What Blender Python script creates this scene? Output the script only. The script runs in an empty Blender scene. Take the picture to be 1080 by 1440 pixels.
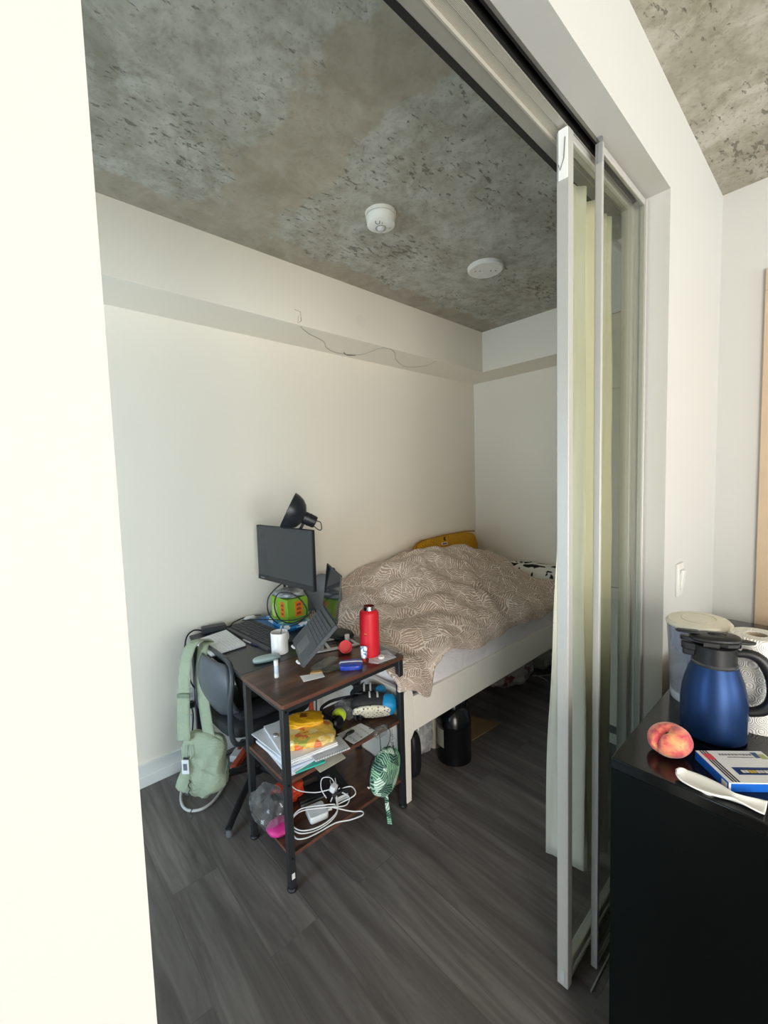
import bpy, bmesh, math, random
from mathutils import Vector, Matrix, Euler, noise as mnoise
random.seed(7)
R = math.radians
sc = bpy.context.scene
COL = sc.collection
pi = math.pi

# ------------------------------------------------------------------ materials
def lin(h):
    h = h.lstrip('#')
    o = []
    for i in (0, 2, 4):
        c = int(h[i:i+2], 16)/255
        o.append(c/12.92 if c <= .04045 else ((c+.055)/1.055)**2.4)
    return (o[0], o[1], o[2], 1)

class NT:
    def __init__(s, name):
        s.m = bpy.data.materials.new(name); s.m.use_nodes = True
        s.t = s.m.node_tree; s.b = s.t.nodes['Principled BSDF']; s.out = s.t.nodes['Material Output']
    def n(s, typ, **kw):
        nd = s.t.nodes.new(typ)
        for k, v in kw.items():
            if k in nd.inputs.keys() if isinstance(k, str) else False: nd.inputs[k].default_value = v
            else: setattr(nd, k, v)
        return nd
    def l(s, a, b): s.t.links.new(a, b)
    def coord(s, kind='Object', scale=(1, 1, 1), rot=(0, 0, 0), loc=(0, 0, 0)):
        tc = s.n('ShaderNodeTexCoord'); mp = s.n('ShaderNodeMapping')
        mp.inputs['Scale'].default_value = scale; mp.inputs['Rotation'].default_value = rot; mp.inputs['Location'].default_value = loc
        s.l(tc.outputs[kind], mp.inputs['Vector']); return mp.outputs['Vector']
    def noise(s, vec, scale, detail=4, rough=.5, dist=0):
        nd = s.n('ShaderNodeTexNoise'); nd.inputs['Scale'].default_value = scale; nd.inputs['Detail'].default_value = detail
        nd.inputs['Roughness'].default_value = rough; nd.inputs['Distortion'].default_value = dist
        s.l(vec, nd.inputs['Vector']); return nd.outputs['Fac']
    def ramp(s, fac, stops, interp='LINEAR'):
        nd = s.n('ShaderNodeValToRGB'); cr = nd.color_ramp; cr.interpolation = interp
        while len(cr.elements) < len(stops): cr.elements.new(.5)
        for e, (p, c) in zip(cr.elements, stops):
            e.position = p; e.color = c if not isinstance(c, str) else lin(c)
        s.l(fac, nd.inputs['Fac']); return nd.outputs['Color']
    def mix(s, fac, a, b, blend='MIX'):
        nd = s.n('ShaderNodeMix'); nd.data_type = 'RGBA'; nd.blend_type = blend
        for sock, v in ((nd.inputs[0], fac), (nd.inputs[6], a), (nd.inputs[7], b)):
            if isinstance(v, (int, float)): sock.default_value = v
            elif isinstance(v, str): sock.default_value = lin(v)
            elif isinstance(v, tuple): sock.default_value = v
            else: s.l(v, sock)
        return nd.outputs[2]
    def math(s, op, a, b=0.0, c=None):
        nd = s.n('ShaderNodeMath'); nd.operation = op
        for i, v in enumerate((a, b) if c is None else (a, b, c)):
            if isinstance(v, (int, float)): nd.inputs[i].default_value = v
            else: s.l(v, nd.inputs[i])
        return nd.outputs[0]
    def bump(s, h, strength=.3, dist=.01):
        nd = s.n('ShaderNodeBump'); nd.inputs['Strength'].default_value = strength; nd.inputs['Distance'].default_value = dist
        s.l(h, nd.inputs['Height']); s.l(nd.outputs['Normal'], s.b.inputs['Normal'])
    def col(s, v):
        if isinstance(v, str): s.b.inputs['Base Color'].default_value = lin(v)
        else: s.l(v, s.b.inputs['Base Color'])
    def set(s, rough=.5, metal=0, spec=.5, coat=0):
        s.b.inputs['Roughness'].default_value = rough; s.b.inputs['Metallic'].default_value = metal
        s.b.inputs['Specular IOR Level'].default_value = spec; s.b.inputs['Coat Weight'].default_value = coat
        return s.m

MATS = {}
def M(hexc, rough=.5, metal=0, var=.06, scale=40, spec=.5, bump=0, coat=0):
    """plain coloured surface with a little procedural unevenness"""
    key = (hexc, rough, metal, var, scale, spec, bump, coat)
    if key in MATS: return MATS[key]
    t = NT('surface_' + hexc.lstrip('#'))
    v = t.coord()
    f = t.noise(v, scale, 3)
    c = t.mix(t.math('MULTIPLY', f, var*2), hexc, '#000000') if var else hexc
    t.col(c)
    if bump: t.bump(f, bump, .004)
    MATS[key] = t.set(rough, metal, spec, coat)
    return MATS[key]

def wall_mat(name, hexc, bump=.08):
    t = NT(name); v = t.coord()
    big = t.noise(v, 1.3, 3); fine = t.noise(v, 220, 2)
    t.col(t.mix(t.math('MULTIPLY', big, .07), hexc, '#b9ae9c'))
    t.bump(fine, bump, .002)
    return t.set(.75, 0, .3)

def concrete_mat(name, bands):
    t = NT(name); v = t.coord()
    tc = t.n('ShaderNodeTexCoord'); sp = t.n('ShaderNodeSeparateXYZ'); t.l(tc.outputs['Object'], sp.inputs[0])
    base = t.ramp(t.noise(v, 2.2, 6, .6, .3), [(.25, '#908d80'), (.45, '#aaa79b'), (.6, '#b9b8ae'), (.75, '#a9a699')])
    mott = t.noise(v, 17, 5, .65)
    base = t.mix(t.ramp(mott, [(.40, (0, 0, 0, 1)), (.66, (.65, .65, .65, 1))]), base, '#86826f')
    base = t.mix(t.ramp(t.noise(v, 4.5, 6, .7, .8), [(.50, (0, 0, 0, 1)), (.66, (.7, .7, .7, 1))]), base, '#c3c3ba')
    base = t.mix(t.ramp(t.noise(v, 70, 3, .7), [(.55, (0, 0, 0, 1)), (.72, (.5, .5, .5, 1))]), base, '#726e62')
    # smooth tan skim coats: bands with ragged edges
    wob = t.math('MULTIPLY', t.math('SUBTRACT', t.noise(v, 6, 4, .6), .5), .32)
    mask = None
    for (a, b, c, w) in bands:      # |a*x+b*y+c| < w
        d = t.math('ADD', t.math('MULTIPLY', sp.outputs[0], a), t.math('ADD', t.math('MULTIPLY', sp.outputs[1], b), c))
        d = t.math('ADD', t.math('ABSOLUTE', d), wob)
        m = t.ramp(t.math('DIVIDE', d, w*2), [(.44, (1, 1, 1, 1)), (.52, (0, 0, 0, 1))])
        mask = m if mask is None else t.mix(1.0, mask, m, 'LIGHTEN')
    tan = t.ramp(t.noise(v, 7, 5, .6, .6), [(.3, '#928874'), (.55, '#a69c89'), (.75, '#b4ac9c')])
    c = t.mix(t.math('MULTIPLY', mask, .72), base, tan)
    # pits and scars: stretched, sparse
    pv = t.coord('Object', (26, 60, 30), (0, 0, R(35)))
    n1 = t.noise(pv, 1.0, 3, .6, .2)
    reg = t.noise(v, 2.6, 2, .5)
    pit = t.ramp(t.math('MULTIPLY', n1, t.math('ADD', t.math('MULTIPLY', reg, .9), .5)), [(.60, (0, 0, 0, 1)), (.67, (1, 1, 1, 1))])
    pv2 = t.coord('Object', (9, 26, 12), (0, 0, R(35))); n2 = t.noise(pv2, 1.0, 4, .7, .5)
    pit2 = t.ramp(t.math('MULTIPLY', n2, t.math('ADD', t.math('MULTIPLY', reg, .8), .55)), [(.70, (0, 0, 0, 1)), (.76, (.8, .8, .8, 1))])
    pit = t.mix(1.0, pit, pit2, 'LIGHTEN')
    inv = t.math('SUBTRACT', 1.0, t.math('MULTIPLY', mask, .9))
    pit = t.math('MULTIPLY', pit, inv)
    c = t.mix(t.math('MULTIPLY', pit, .62), c, '#57534a')
    t.col(c)
    h = t.math('SUBTRACT', t.math('MULTIPLY', mott, .35), t.math('MULTIPLY', pit, 1.2))
    t.bump(h, .55, .006)
    return t.set(.85, 0, .25)

def plank_floor():
    t = NT('dark_grey_oak_planks')
    v = t.coord('Object', (1, 1, 1), (0, 0, R(90)))
    br = t.n('ShaderNodeTexBrick'); t.l(v, br.inputs['Vector'])
    br.inputs['Scale'].default_value = 1; br.inputs['Brick Width'].default_value = 1.22; br.inputs['Row Height'].default_value = .185
    br.inputs['Mortar Size'].default_value = .0012; br.inputs['Mortar Smooth'].default_value = .3
    br.inputs['Color1'].default_value = (0, 0, 0, 1); br.inputs['Color2'].default_value = (1, 1, 1, 1); br.inputs['Mortar'].default_value = (.5, .5, .5, 1)
    br.offset = .37; br.inputs['Bias'].default_value = 0
    # offset the grain per plank
    add = t.n('ShaderNodeVectorMath'); add.operation = 'MULTIPLY_ADD'
    t.l(br.outputs['Color'], add.inputs[0]); add.inputs[1].default_value = (7, 3, 5); 
    tc = t.coord('Object', (1, 1, 1)); t.l(tc, add.inputs[2])
    mp = t.n('ShaderNodeMapping'); mp.inputs['Scale'].default_value = (22, 1.6, 1); t.l(add.outputs[0], mp.inputs['Vector'])
    g = t.noise(mp.outputs[0], 1.0, 6, .62, 1.1)
    mp2 = t.n('ShaderNodeMapping'); mp2.inputs['Scale'].default_value = (9, .8, 1); t.l(add.outputs[0], mp2.inputs['Vector'])
    g2 = t.noise(mp2.outputs[0], 1.0, 3, .5, .8)
    mp3 = t.n('ShaderNodeMapping'); mp3.inputs['Scale'].default_value = (110, 6, 1); t.l(add.outputs[0], mp3.inputs['Vector'])
    g3 = t.noise(mp3.outputs[0], 1.0, 3, .6)
    c = t.ramp(g, [(.22, '#443f3c'), (.45, '#6a6461'), (.60, '#7d7774'), (.8, '#918b87')])
    c = t.mix(t.math('MULTIPLY', t.ramp(g2, [(.42, (1, 1, 1, 1)), (.62, (0, 0, 0, 1))]), .55), c, '#47423f')
    c = t.mix(t.math('MULTIPLY', g3, .28), c, '#3f3a37')
    c = t.mix(t.math('MULTIPLY', br.outputs['Color'], .07), c, '#6b6662')
    c = t.mix(t.math('MULTIPLY', br.outputs['Fac'], .35), c, '#2a2725')
    t.col(c)
    h = t.math('SUBTRACT', t.math('MULTIPLY', g3, .5), br.outputs['Fac'])
    t.bump(h, .12, .003)
    return t.set(.42, 0, .4)

def rustic_wood():
    t = NT('rustic_brown_board'); v = t.coord('Object', (3, 26, 8))
    g = t.noise(v, 1.0, 6, .6, .9); b = t.noise(t.coord('Object', (5, 9, 5)), 1.0, 3, .5, .5)
    c = t.ramp(g, [(.3, '#2a1d18'), (.5, '#4a332a'), (.7, '#664839')])
    c = t.mix(t.ramp(b, [(.5, (0, 0, 0, 1)), (.72, (.8, .8, .8, 1))]), c, '#7d5a3c')
    t.col(c); t.bump(g, .05, .002)
    return t.set(.3, 0, .45)

def glass_mat(name, tint, refl=1.0, rough=.02, alpha=.0):
    """thin clear sheet: tinted see-through with a Fresnel reflection; alpha adds a milky film"""
    t = NT(name)
    tr = t.n('ShaderNodeBsdfTransparent'); tr.inputs[0].default_value = lin(tint)
    gl = t.n('ShaderNodeBsdfGlossy'); gl.inputs['Roughness'].default_value = rough
    fr = t.n('ShaderNodeLayerWeight'); fr.inputs['Blend'].default_value = .5
    fv = t.math('MULTIPLY_ADD', t.math('POWER', fr.outputs['Facing'], 5.0), .80, .03)
    mx = t.n('ShaderNodeMixShader'); t.l(t.math('MULTIPLY', fv, refl), mx.inputs[0])
    t.l(tr.outputs[0], mx.inputs[1]); t.l(gl.outputs[0], mx.inputs[2])
    o = mx.outputs[0]
    if alpha:
        t.b.inputs['Base Color'].default_value = lin('#e6e8e8'); t.b.inputs['Roughness'].default_value = .25
        v = t.coord(); f = t.noise(v, 16, 4, .65, .8)
        m2 = t.n('ShaderNodeMixShader'); t.l(t.math('MULTIPLY', f, alpha*2), m2.inputs[0]); t.l(o, m2.inputs[1]); t.l(t.b.outputs[0], m2.inputs[2]); o = m2.outputs[0]
    t.l(o, t.out.inputs['Surface'])
    return t.m

def duvet_mat():
    t = NT('taupe_line_print_cotton')
    tc = t.n('ShaderNodeTexCoord'); uv = tc.outputs['UV']
    nz = t.n('ShaderNodeTexNoise'); nz.inputs['Scale'].default_value = 9; nz.inputs['Detail'].default_value = 2; t.l(uv, nz.inputs['Vector'])
    wob = t.n('ShaderNodeVectorMath'); wob.operation = 'MULTIPLY_ADD'; t.l(nz.outputs['Color'], wob.inputs[0]); wob.inputs[1].default_value = (.065, .065, 0); t.l(uv, wob.inputs[2])
    vo = t.n('ShaderNodeTexVoronoi'); vo.voronoi_dimensions = '2D'; vo.inputs['Scale'].default_value = 11; t.l(wob.outputs[0], vo.inputs['Vector'])
    sx = t.n('ShaderNodeSeparateColor'); t.l(vo.outputs['Color'], sx.inputs[0])
    ang = t.math('MULTIPLY', sx.outputs[0], 6.283)
    xy = t.n('ShaderNodeSeparateXYZ'); t.l(wob.outputs[0], xy.inputs[0])
    d = t.math('ADD', t.math('MULTIPLY', xy.outputs[0], t.math('COSINE', ang)), t.math('MULTIPLY', xy.outputs[1], t.math('SINE', ang)))
    s = t.math('SINE', t.math('MULTIPLY', d, 2*pi/.0135))
    f = t.ramp(t.math('MULTIPLY_ADD', s, .5, .5), [(.50, (0, 0, 0, 1)), (.80, (1, 1, 1, 1))])
    brk = t.ramp(t.noise(uv, 55, 2, .6), [(.36, (.25, .25, .25, 1)), (.52, (1, 1, 1, 1))]); f = t.mix(1.0, f, brk, 'MULTIPLY')
    ve = t.n('ShaderNodeTexVoronoi'); ve.voronoi_dimensions = '2D'; ve.feature = 'DISTANCE_TO_EDGE'; ve.inputs['Scale'].default_value = 11; t.l(wob.outputs[0], ve.inputs['Vector'])
    e = t.ramp(ve.outputs['Distance'], [(.01, (1, 1, 1, 1)), (.03, (0, 0, 0, 1))])
    f = t.mix(1.0, f, e, 'LIGHTEN')
    t.col(t.mix(f, '#b39b8b', '#efe4d9'))
    w = t.noise(t.coord('UV', (1, 1, 1)), 16, 4, .55, .6)
    t.bump(w, .35, .02)
    return t.set(.9, 0, .15)

def leaf_print():
    t = NT('green_leaf_print_cloth'); v = t.coord()
    vo = t.n('ShaderNodeTexVoronoi'); vo.inputs['Scale'].default_value = 30; t.l(v, vo.inputs['Vector'])
    sx = t.n('ShaderNodeSeparateColor'); t.l(vo.outputs['Color'], sx.inputs[0])
    sp = t.n('ShaderNodeSeparateXYZ'); t.l(v, sp.inputs[0])
    ang = t.math('MULTIPLY', sx.outputs[1], 6.283)
    d = t.math('ADD', t.math('MULTIPLY', sp.outputs[0], t.math('COSINE', ang)), t.math('MULTIPLY', sp.outputs[2], t.math('SINE', ang)))
    d = t.math('ADD', d, t.math('MULTIPLY', t.noise(v, 30, 2), .008)); s = t.math('MULTIPLY_ADD', t.math('SINE', t.math('MULTIPLY', d, 680)), .5, .5)
    c1 = t.ramp(sx.outputs[0], [(.0, '#1e3a35'), (.35, '#2f5a4c'), (.6, '#9cc7a6'), (.8, '#dbe7dc')], 'CONSTANT')
    c2 = t.ramp(sx.outputs[0], [(.0, '#6d9483'), (.35, '#9fc3ae'), (.6, '#2f6a52'), (.8, '#6ea486')], 'CONSTANT')
    t.col(t.mix(t.ramp(s, [(.5, (0, 0, 0, 1)), (.75, (1, 1, 1, 1))]), c1, c2))
    return t.set(.7, 0, .2)

def spots_mat():
    t = NT('cream_sole_with_grip_dots'); v = t.coord('Object', (75, 75, 75))
    vo = t.n('ShaderNodeTexVoronoi'); vo.inputs['Scale'].default_value = 1; vo.inputs['Randomness'].default_value = .35; t.l(v, vo.inputs['Vector'])
    f = t.ramp(vo.outputs['Distance'], [(.30, (1, 1, 1, 1)), (.36, (0, 0, 0, 1))])
    sx = t.n('ShaderNodeSeparateColor'); t.l(vo.outputs['Color'], sx.inputs[0])
    dot = t.ramp(sx.outputs[0], [(0, '#3d3a66'), (.45, '#8d8a6a'), (.75, '#44485a')], 'CONSTANT')
    t.col(t.mix(f, '#e3dfca', dot)); return t.set(.7)

def print_bag(name, base, c1, c2, c3, scale=45):
    t = NT(name); v = t.coord()
    vo = t.n('ShaderNodeTexVoronoi'); vo.inputs['Scale'].default_value = scale; t.l(v, vo.inputs['Vector'])
    sx = t.n('ShaderNodeSeparateColor'); t.l(vo.outputs['Color'], sx.inputs[0])
    pat = t.ramp(sx.outputs[0], [(0, base), (.5, c1), (.68, c2), (.85, c3)], 'CONSTANT')
    n = t.noise(v, 30, 2)
    t.col(t.mix(t.ramp(n, [(.36, (0, 0, 0, 1)), (.46, (.9, .9, .9, 1))]), base, pat))
    t.bump(t.noise(v, 55, 3), .4, .006)
    return t.set(.32, 0, .5)

def ink_paper(name, paper='#e8e8e8', ink='#9a9aa0', freq=150, axis=1):
    """paper with rows of faint small writing"""
    t = NT(name); v = t.coord(); sp = t.n('ShaderNodeSeparateXYZ'); t.l(v, sp.inputs[0])
    row = t.math('SINE', t.math('MULTIPLY', sp.outputs[axis], freq*2*pi/2))
    row = t.ramp(t.math('MULTIPLY_ADD', row, .5, .5), [(.7, (0, 0, 0, 1)), (.8, (1, 1, 1, 1))])
    n = t.noise(v, 160, 2, .6); big = t.noise(v, 14, 1)
    f = t.math('MULTIPLY', t.math('MULTIPLY', row, t.ramp(n, [(.46, (0, 0, 0, 1)), (.54, (1, 1, 1, 1))])), t.ramp(big, [(.4, (0, 0, 0, 1)), (.5, (1, 1, 1, 1))]))
    t.col(t.mix(t.math('MULTIPLY', f, .7), paper, ink)); return t.set(.8, 0, .2)

def key_grid(name, dark='#15171a', gap='#2c2f33'):
    return M(dark, .55, 0, .03)

def towel_mat():
    t = NT('embossed_paper_towel'); v = t.coord('Object', (38, 38, 38))
    vo = t.n('ShaderNodeTexVoronoi'); vo.inputs['Scale'].default_value = 1; vo.inputs['Randomness'].default_value = .4; t.l(v, vo.inputs['Vector'])
    s = t.math('SINE', t.math('MULTIPLY', vo.outputs['Distance'], 42))
    t.col(t.mix(t.ramp(t.math('MULTIPLY_ADD', s, .5, .5), [(.2, (.35, .35, .35, 1)), (.5, (0, 0, 0, 1))]), '#efece6', '#d5cfc4'))
    t.bump(s, .5, .002); return t.set(.95, 0, .1)

def peach_mat():
    t = NT('peach_skin'); v = t.coord(); n = t.noise(v, 26, 4, .6, .5)
    c = t.ramp(n, [(.3, '#f3b678'), (.42, '#ea8b66'), (.52, '#cf5058'), (.68, '#a92e4c')])
    t.col(c); t.b.inputs['Sheen Weight'].default_value = .4
    return t.set(.65, 0, .25)

WALL = wall_mat('warm_white_paint', '#f2eadb')
WALL2 = wall_mat('white_paint_partition', '#c2c2bf')
TRIMW = M('#e6e5e0', .45, 0, .03)
GREYTRIM = M('#c9c8c4', .45, 0, .03)
FLOOR = plank_floor()
CONC = concrete_mat('raw_concrete_slab', [(.95, -.30, -.46, .20), (0, 1, -2.02, .12)])
CONC2 = concrete_mat('raw_concrete_slab_pale', [(0, 1, 6, .1)])
WOOD = rustic_wood()
WOODEDGE = M('#6e4536', .4, 0, .2, 60)
BLACKM = M('#26282b', .42, 0, .05, 90, .5)
BLACKP = M('#1b1c1e', .5, 0, .05, 60, .4)
DESKB = M('#34373a', .33, 0, .06, 60, .5)
ALU = M('#bfc0c0', .35, .85, .05, 60)
ALUP = M('#b4b3ae', .4, .15, .03, 60)
CHROME = M('#d5d5d5', .12, 1, 0)
WHITEP = M('#e9e9e6', .35, 0, .03)
WHITEG = M('#f0efec', .18, 0, .02)
PAPER = M('#eceded', .8, 0, .04, 15)
GLASS = glass_mat('clear_door_glass', '#f1f2ee', .55)
CLEAR = glass_mat('clear_plastic', '#eef0f4', 1.0, .05)
POLY = glass_mat('crinkled_clear_plastic', '#e6e9ec', 1.4, .12, .09)
POLYM = glass_mat('milky_plastic_bag', '#cfd2d3', 1.2, .2, .45)

# ------------------------------------------------------------------ mesh builder
class MB:
    def __init__(s): s.bm = bmesh.new(); s.mi = 0; s.T = Matrix.Identity(4); s.uv = None
    def _v(s, co): return s.bm.verts.new(s.T @ Vector(co))
    def _f(s, vs):
        try: f = s.bm.faces.new(vs)
        except ValueError: return None
        f.material_index = s.mi; return f
    def box(s, c, size, rz=0, rx=0, ry=0):
        m = Matrix.Translation(c) @ Euler((rx, ry, rz)).to_matrix().to_4x4()
        h = [d/2 for d in size]
        v = [s._v(m @ Vector((x*h[0], y*h[1], z*h[2]))) for x in (-1, 1) for y in (-1, 1) for z in (-1, 1)]
        for q in ((0, 1, 3, 2), (4, 6, 7, 5), (0, 4, 5, 1), (2, 3, 7, 6), (0, 2, 6, 4), (1, 5, 7, 3)): s._f([v[i] for i in q])
        return s
    def bb(s, x0, x1, y0, y1, z0, z1): return s.box(((x0+x1)/2, (y0+y1)/2, (z0+z1)/2), (x1-x0, y1-y0, z1-z0))
    def prism(s, poly, z0, z1, m=None):
        m = m or Matrix.Identity(4)
        a = [s._v(m @ Vector((p[0], p[1], z0))) for p in poly]; b = [s._v(m @ Vector((p[0], p[1], z1))) for p in poly]
        s._f(a[::-1]); s._f(b)
        n = len(poly)
        for i in range(n): s._f([a[i], a[(i+1) % n], b[(i+1) % n], b[i]])
        return s
    def quad(s, pts, t=.002):
        """thin sheet through four 3-D points, thickness t downwards"""
        a = [s._v(p) for p in pts]; b = [s._v((p[0], p[1], p[2]-t)) for p in pts]
        s._f(a); s._f(b[::-1])
        n = len(pts)
        for i in range(n): s._f([b[i], b[(i+1) % n], a[(i+1) % n], a[i]])
        return s
    def tube(s, pts, r, n=8, closed=False):
        pts = [Vector(p) for p in pts]; N = len(pts)
        rr = r if isinstance(r, (list, tuple)) else [r]*N
        rings = []; up = None
        for i, p in enumerate(pts):
            a = pts[i-1] if (i > 0 or closed) else p; b = pts[(i+1) % N] if (i < N-1 or closed) else p
            d = (b-a).normalized() if (b-a).length > 1e-9 else Vector((0, 0, 1))
            if up is None:
                up = Vector((0, 0, 1)) if abs(d.z) < .9 else Vector((1, 0, 0))
            u = (up - d*up.dot(d))
            if u.length < 1e-6: u = d.orthogonal()
            u.normalize(); up = u; w = d.cross(u)
            rings.append([s._v(p + (u*math.cos(2*pi*k/n) + w*math.sin(2*pi*k/n))*rr[i]) for k in range(n)])
        for i in range(N if closed else N-1):
            A, B = rings[i], rings[(i+1) % N]
            for k in range(n): s._f([A[k], A[(k+1) % n], B[(k+1) % n], B[k]])
        if not closed: s._f(rings[0][::-1]); s._f(rings[-1])
        return s
    def cyl(s, p0, p1, r, n=20): return s.tube([p0, p1], r, n)
    def lathe(s, prof, c=(0, 0, 0), n=36, m=None, sx=1, sy=1):
        m = m or Matrix.Identity(4); rings = []
        for (r, z) in prof:
            if r < 1e-6: rings.append([s._v(m @ Vector((c[0], c[1], c[2]+z)))])
            else: rings.append([s._v(m @ Vector((c[0]+sx*r*math.cos(2*pi*k/n), c[1]+sy*r*math.sin(2*pi*k/n), c[2]+z))) for k in range(n)])
        for A, B in zip(rings, rings[1:]):
            for k in range(n):
                a0, a1 = A[k % len(A)], A[(k+1) % n % len(A)]; b0, b1 = B[k % len(B)], B[(k+1) % n % len(B)]
                vs = []
                for v in (a0, a1, b1, b0):
                    if v not in vs: vs.append(v)
                if len(vs) >= 3: s._f(vs)
        return s
    def ell(s, c, rad, m=None, nu=24, nv=14, f=None):
        m = m or Matrix.Identity(4)
        prof = []
        rings = []
        for j in range(nv+1):
            th = -pi/2 + pi*j/nv; ring = []
            cnt = 1 if j in (0, nv) else nu
            for k in range(cnt):
                ph = 2*pi*k/nu
                d = Vector((math.cos(th)*math.cos(ph), math.cos(th)*math.sin(ph), math.sin(th)))
                q = 1 if f is None else f(d)
                ring.append(s._v(m @ (Vector(c) + Vector((d.x*rad[0], d.y*rad[1], d.z*rad[2]))*q)))
            rings.append(ring)
        for A, B in zip(rings, rings[1:]):
            for k in range(nu):
                vs = []
                for v in (A[k % len(A)], A[(k+1) % nu % len(A)], B[(k+1) % nu % len(B)], B[k % len(B)]):
                    if v not in vs: vs.append(v)
                if len(vs) >= 3: s._f(vs)
        return s
    def grid(s, fn, nu, nv, uvf=None):
        V = [[s._v(fn(i/nu, j/nv)) for j in range(nv+1)] for i in range(nu+1)]
        if uvf and s.uv is None: s.uv = s.bm.loops.layers.uv.new('UVMap')
        for i in range(nu):
            for j in range(nv):
                f = s._f([V[i][j], V[i+1][j], V[i+1][j+1], V[i][j+1]])
                if uvf and f:
                    for lp, (a, b) in zip(f.loops, ((i, j), (i+1, j), (i+1, j+1), (i, j+1))): lp[s.uv].uv = uvf(a/nu, b/nv)
        return s
    def superbox(s, c, rad, p=4, m=None, nu=32, nv=18, f=None):
        """rounded pillow-like box"""
        def q(d):
            k = (abs(d.x)**p + abs(d.y)**p + abs(d.z)**p)**(-1/p)
            return k*(f(d) if f else 1)
        return s.ell(c, rad, m, nu, nv, q)
    def build(s, name, mat, parent=None, bevel=0, seg=2, sub=0, solid=0, sharp=35, flip=False, world=True):
        bmesh.ops.recalc_face_normals(s.bm, faces=s.bm.faces) if not flip else None
        me = bpy.data.meshes.new(name)
        if parent is not None and world:
            s.bm.transform(ROOT_INV[root_of(parent)])
        s.bm.to_mesh(me); s.bm.free()
        for mm in (mat if isinstance(mat, (list, tuple)) else [mat]): me.materials.append(mm)
        me.polygons.foreach_set('use_smooth', [True]*len(me.polygons)); me.set_sharp_from_angle(angle=R(sharp))
        o = bpy.data.objects.new(name, me); COL.objects.link(o)
        if parent is not None: o.parent = parent
        if solid:
            md = o.modifiers.new('thickness', 'SOLIDIFY'); md.thickness = solid; md.offset = 0
        if bevel:
            md = o.modifiers.new('rounded', 'BEVEL'); md.width = bevel; md.segments = seg; md.limit_method = 'ANGLE'; md.angle_limit = R(40)
        if sub:
            md = o.modifiers.new('smooth', 'SUBSURF'); md.levels = sub; md.render_levels = sub
        return o

ROOT_INV = {}
def root_of(o):
    while o.parent is not None: o = o.parent
    return o.name
def tag(o, label, cat, group=None):
    o['label'] = label; o['category'] = cat
    if group: o['group'] = group
    if o.name not in ROOT_INV: ROOT_INV[o.name] = Matrix.Identity(4)
    return o
def thing(name, label, cat, loc=(0, 0, 0), rz=0, group=None):
    o = bpy.data.objects.new(name, None); COL.objects.link(o); o.empty_display_size = .05
    o.location = loc; o.rotation_euler = (0, 0, rz)
    ROOT_INV[o.name] = (Matrix.Translation(loc) @ Matrix.Rotation(rz, 4, 'Z')).inverted()
    return tag(o, label, cat, group)
def struct(o):
    o['kind'] = 'structure'; ROOT_INV[o.name] = Matrix.Identity(4); return o
def seg_pts(pts, n=8):
    """Catmull-Rom through pts"""
    P = [Vector(p) for p in pts]; out = []
    for i in range(len(P)-1):
        a, b, c, d = P[max(i-1, 0)], P[i], P[i+1], P[min(i+2, len(P)-1)]
        for k in range(n):
            t = k/n
            out.append(.5*((2*b)+(c-a)*t+(2*a-5*b+4*c-d)*t*t+(3*b-a-3*c+d)*t**3))
    out.append(P[-1]); return out
def frame_m(o, x, y, z=None):
    """matrix with origin o and axes x, y"""
    x = Vector(x).normalized(); y = Vector(y); y = (y-x*y.dot(x)).normalized(); z = x.cross(y)
    m = Matrix((x, y, z)).transposed().to_4x4(); m.translation = Vector(o); return m
def axis_m(o, z, xh=(1, 0, 0)):
    z = Vector(z).normalized(); x = Vector(xh); x = (x-z*x.dot(z)).normalized(); y = z.cross(x)
    m = Matrix((x, y, z)).transposed().to_4x4(); m.translation = Vector(o); return m
def smooth(a, b, x):
    t = min(1, max(0, (x-a)/(b-a))); return t*t*(3-2*t)
def rrect(x0, x1, y0, y1, r, n=6):
    out = []
    for cx, cy, a0 in ((x1-r, y1-r, 0), (x0+r, y1-r, 90), (x0+r, y0+r, 180), (x1-r, y0+r, 270)):
        for k in range(n+1): out.append((cx+r*math.cos(R(a0+90*k/n)), cy+r*math.sin(R(a0+90*k/n))))
    return out

# ------------------------------------------------------------------ room shell
H = 2.724
YB = -7.6       # window wall of the living room, behind the camera
CONC = concrete_mat('raw_concrete_slab', [(1, 0, -.90, .15), (0, 1, -2.04, .11)])
def shell(name, boxes, mat, bevel=0):
    m = MB()
    for b in boxes: m.bb(*b)
    return struct(m.build(name, mat, bevel=bevel))
shell('floor', [(-1.7, 3.6, YB-.2, 2.6, -.1, 0)], FLOOR)
shell('ceiling', [(-1.7, 3.6, YB-.2, 2.6, H, H+.2)], CONC)
shell('wall_bedroom_side', [(-1.45, 3.52, 2.412, 2.56, 0, H)], WALL)
shell('wall_bedroom_end', [(3.37, 3.52, .0, 2.412, 0, H)], WALL)
shell('wall_bedroom_return', [(-1.45, -1.3, .525, .85, 0, H), (-1.45, -1.3, 2.25, 2.412, 0, H), (-1.45, -1.3, .85, 2.25, 0, .25), (-1.45, -1.3, .85, 2.25, 2.1, H)], WALL)
m = MB()
for y in (.85, 1.53, 2.21): m.bb(-1.42, -1.37, y, y+.04, .25, 2.1)
m.bb(-1.42, -1.37, .85, 2.25, .25, .30); m.bb(-1.42, -1.37, .85, 2.25, 2.05, 2.1)
struct(m.build('fill_window_3', TRIMW))  # unseen window, added so fill light can enter the bedroom
# lowered soffit running round two sides of the bedroom
m = MB(); m.prism([(-1.3, 2.087), (3.042, 2.087), (3.042, .62), (3.37, .62), (3.37, 2.412), (-1.3, 2.412)], 2.405, H)
struct(m.build('wall_soffit', WALL))
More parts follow.
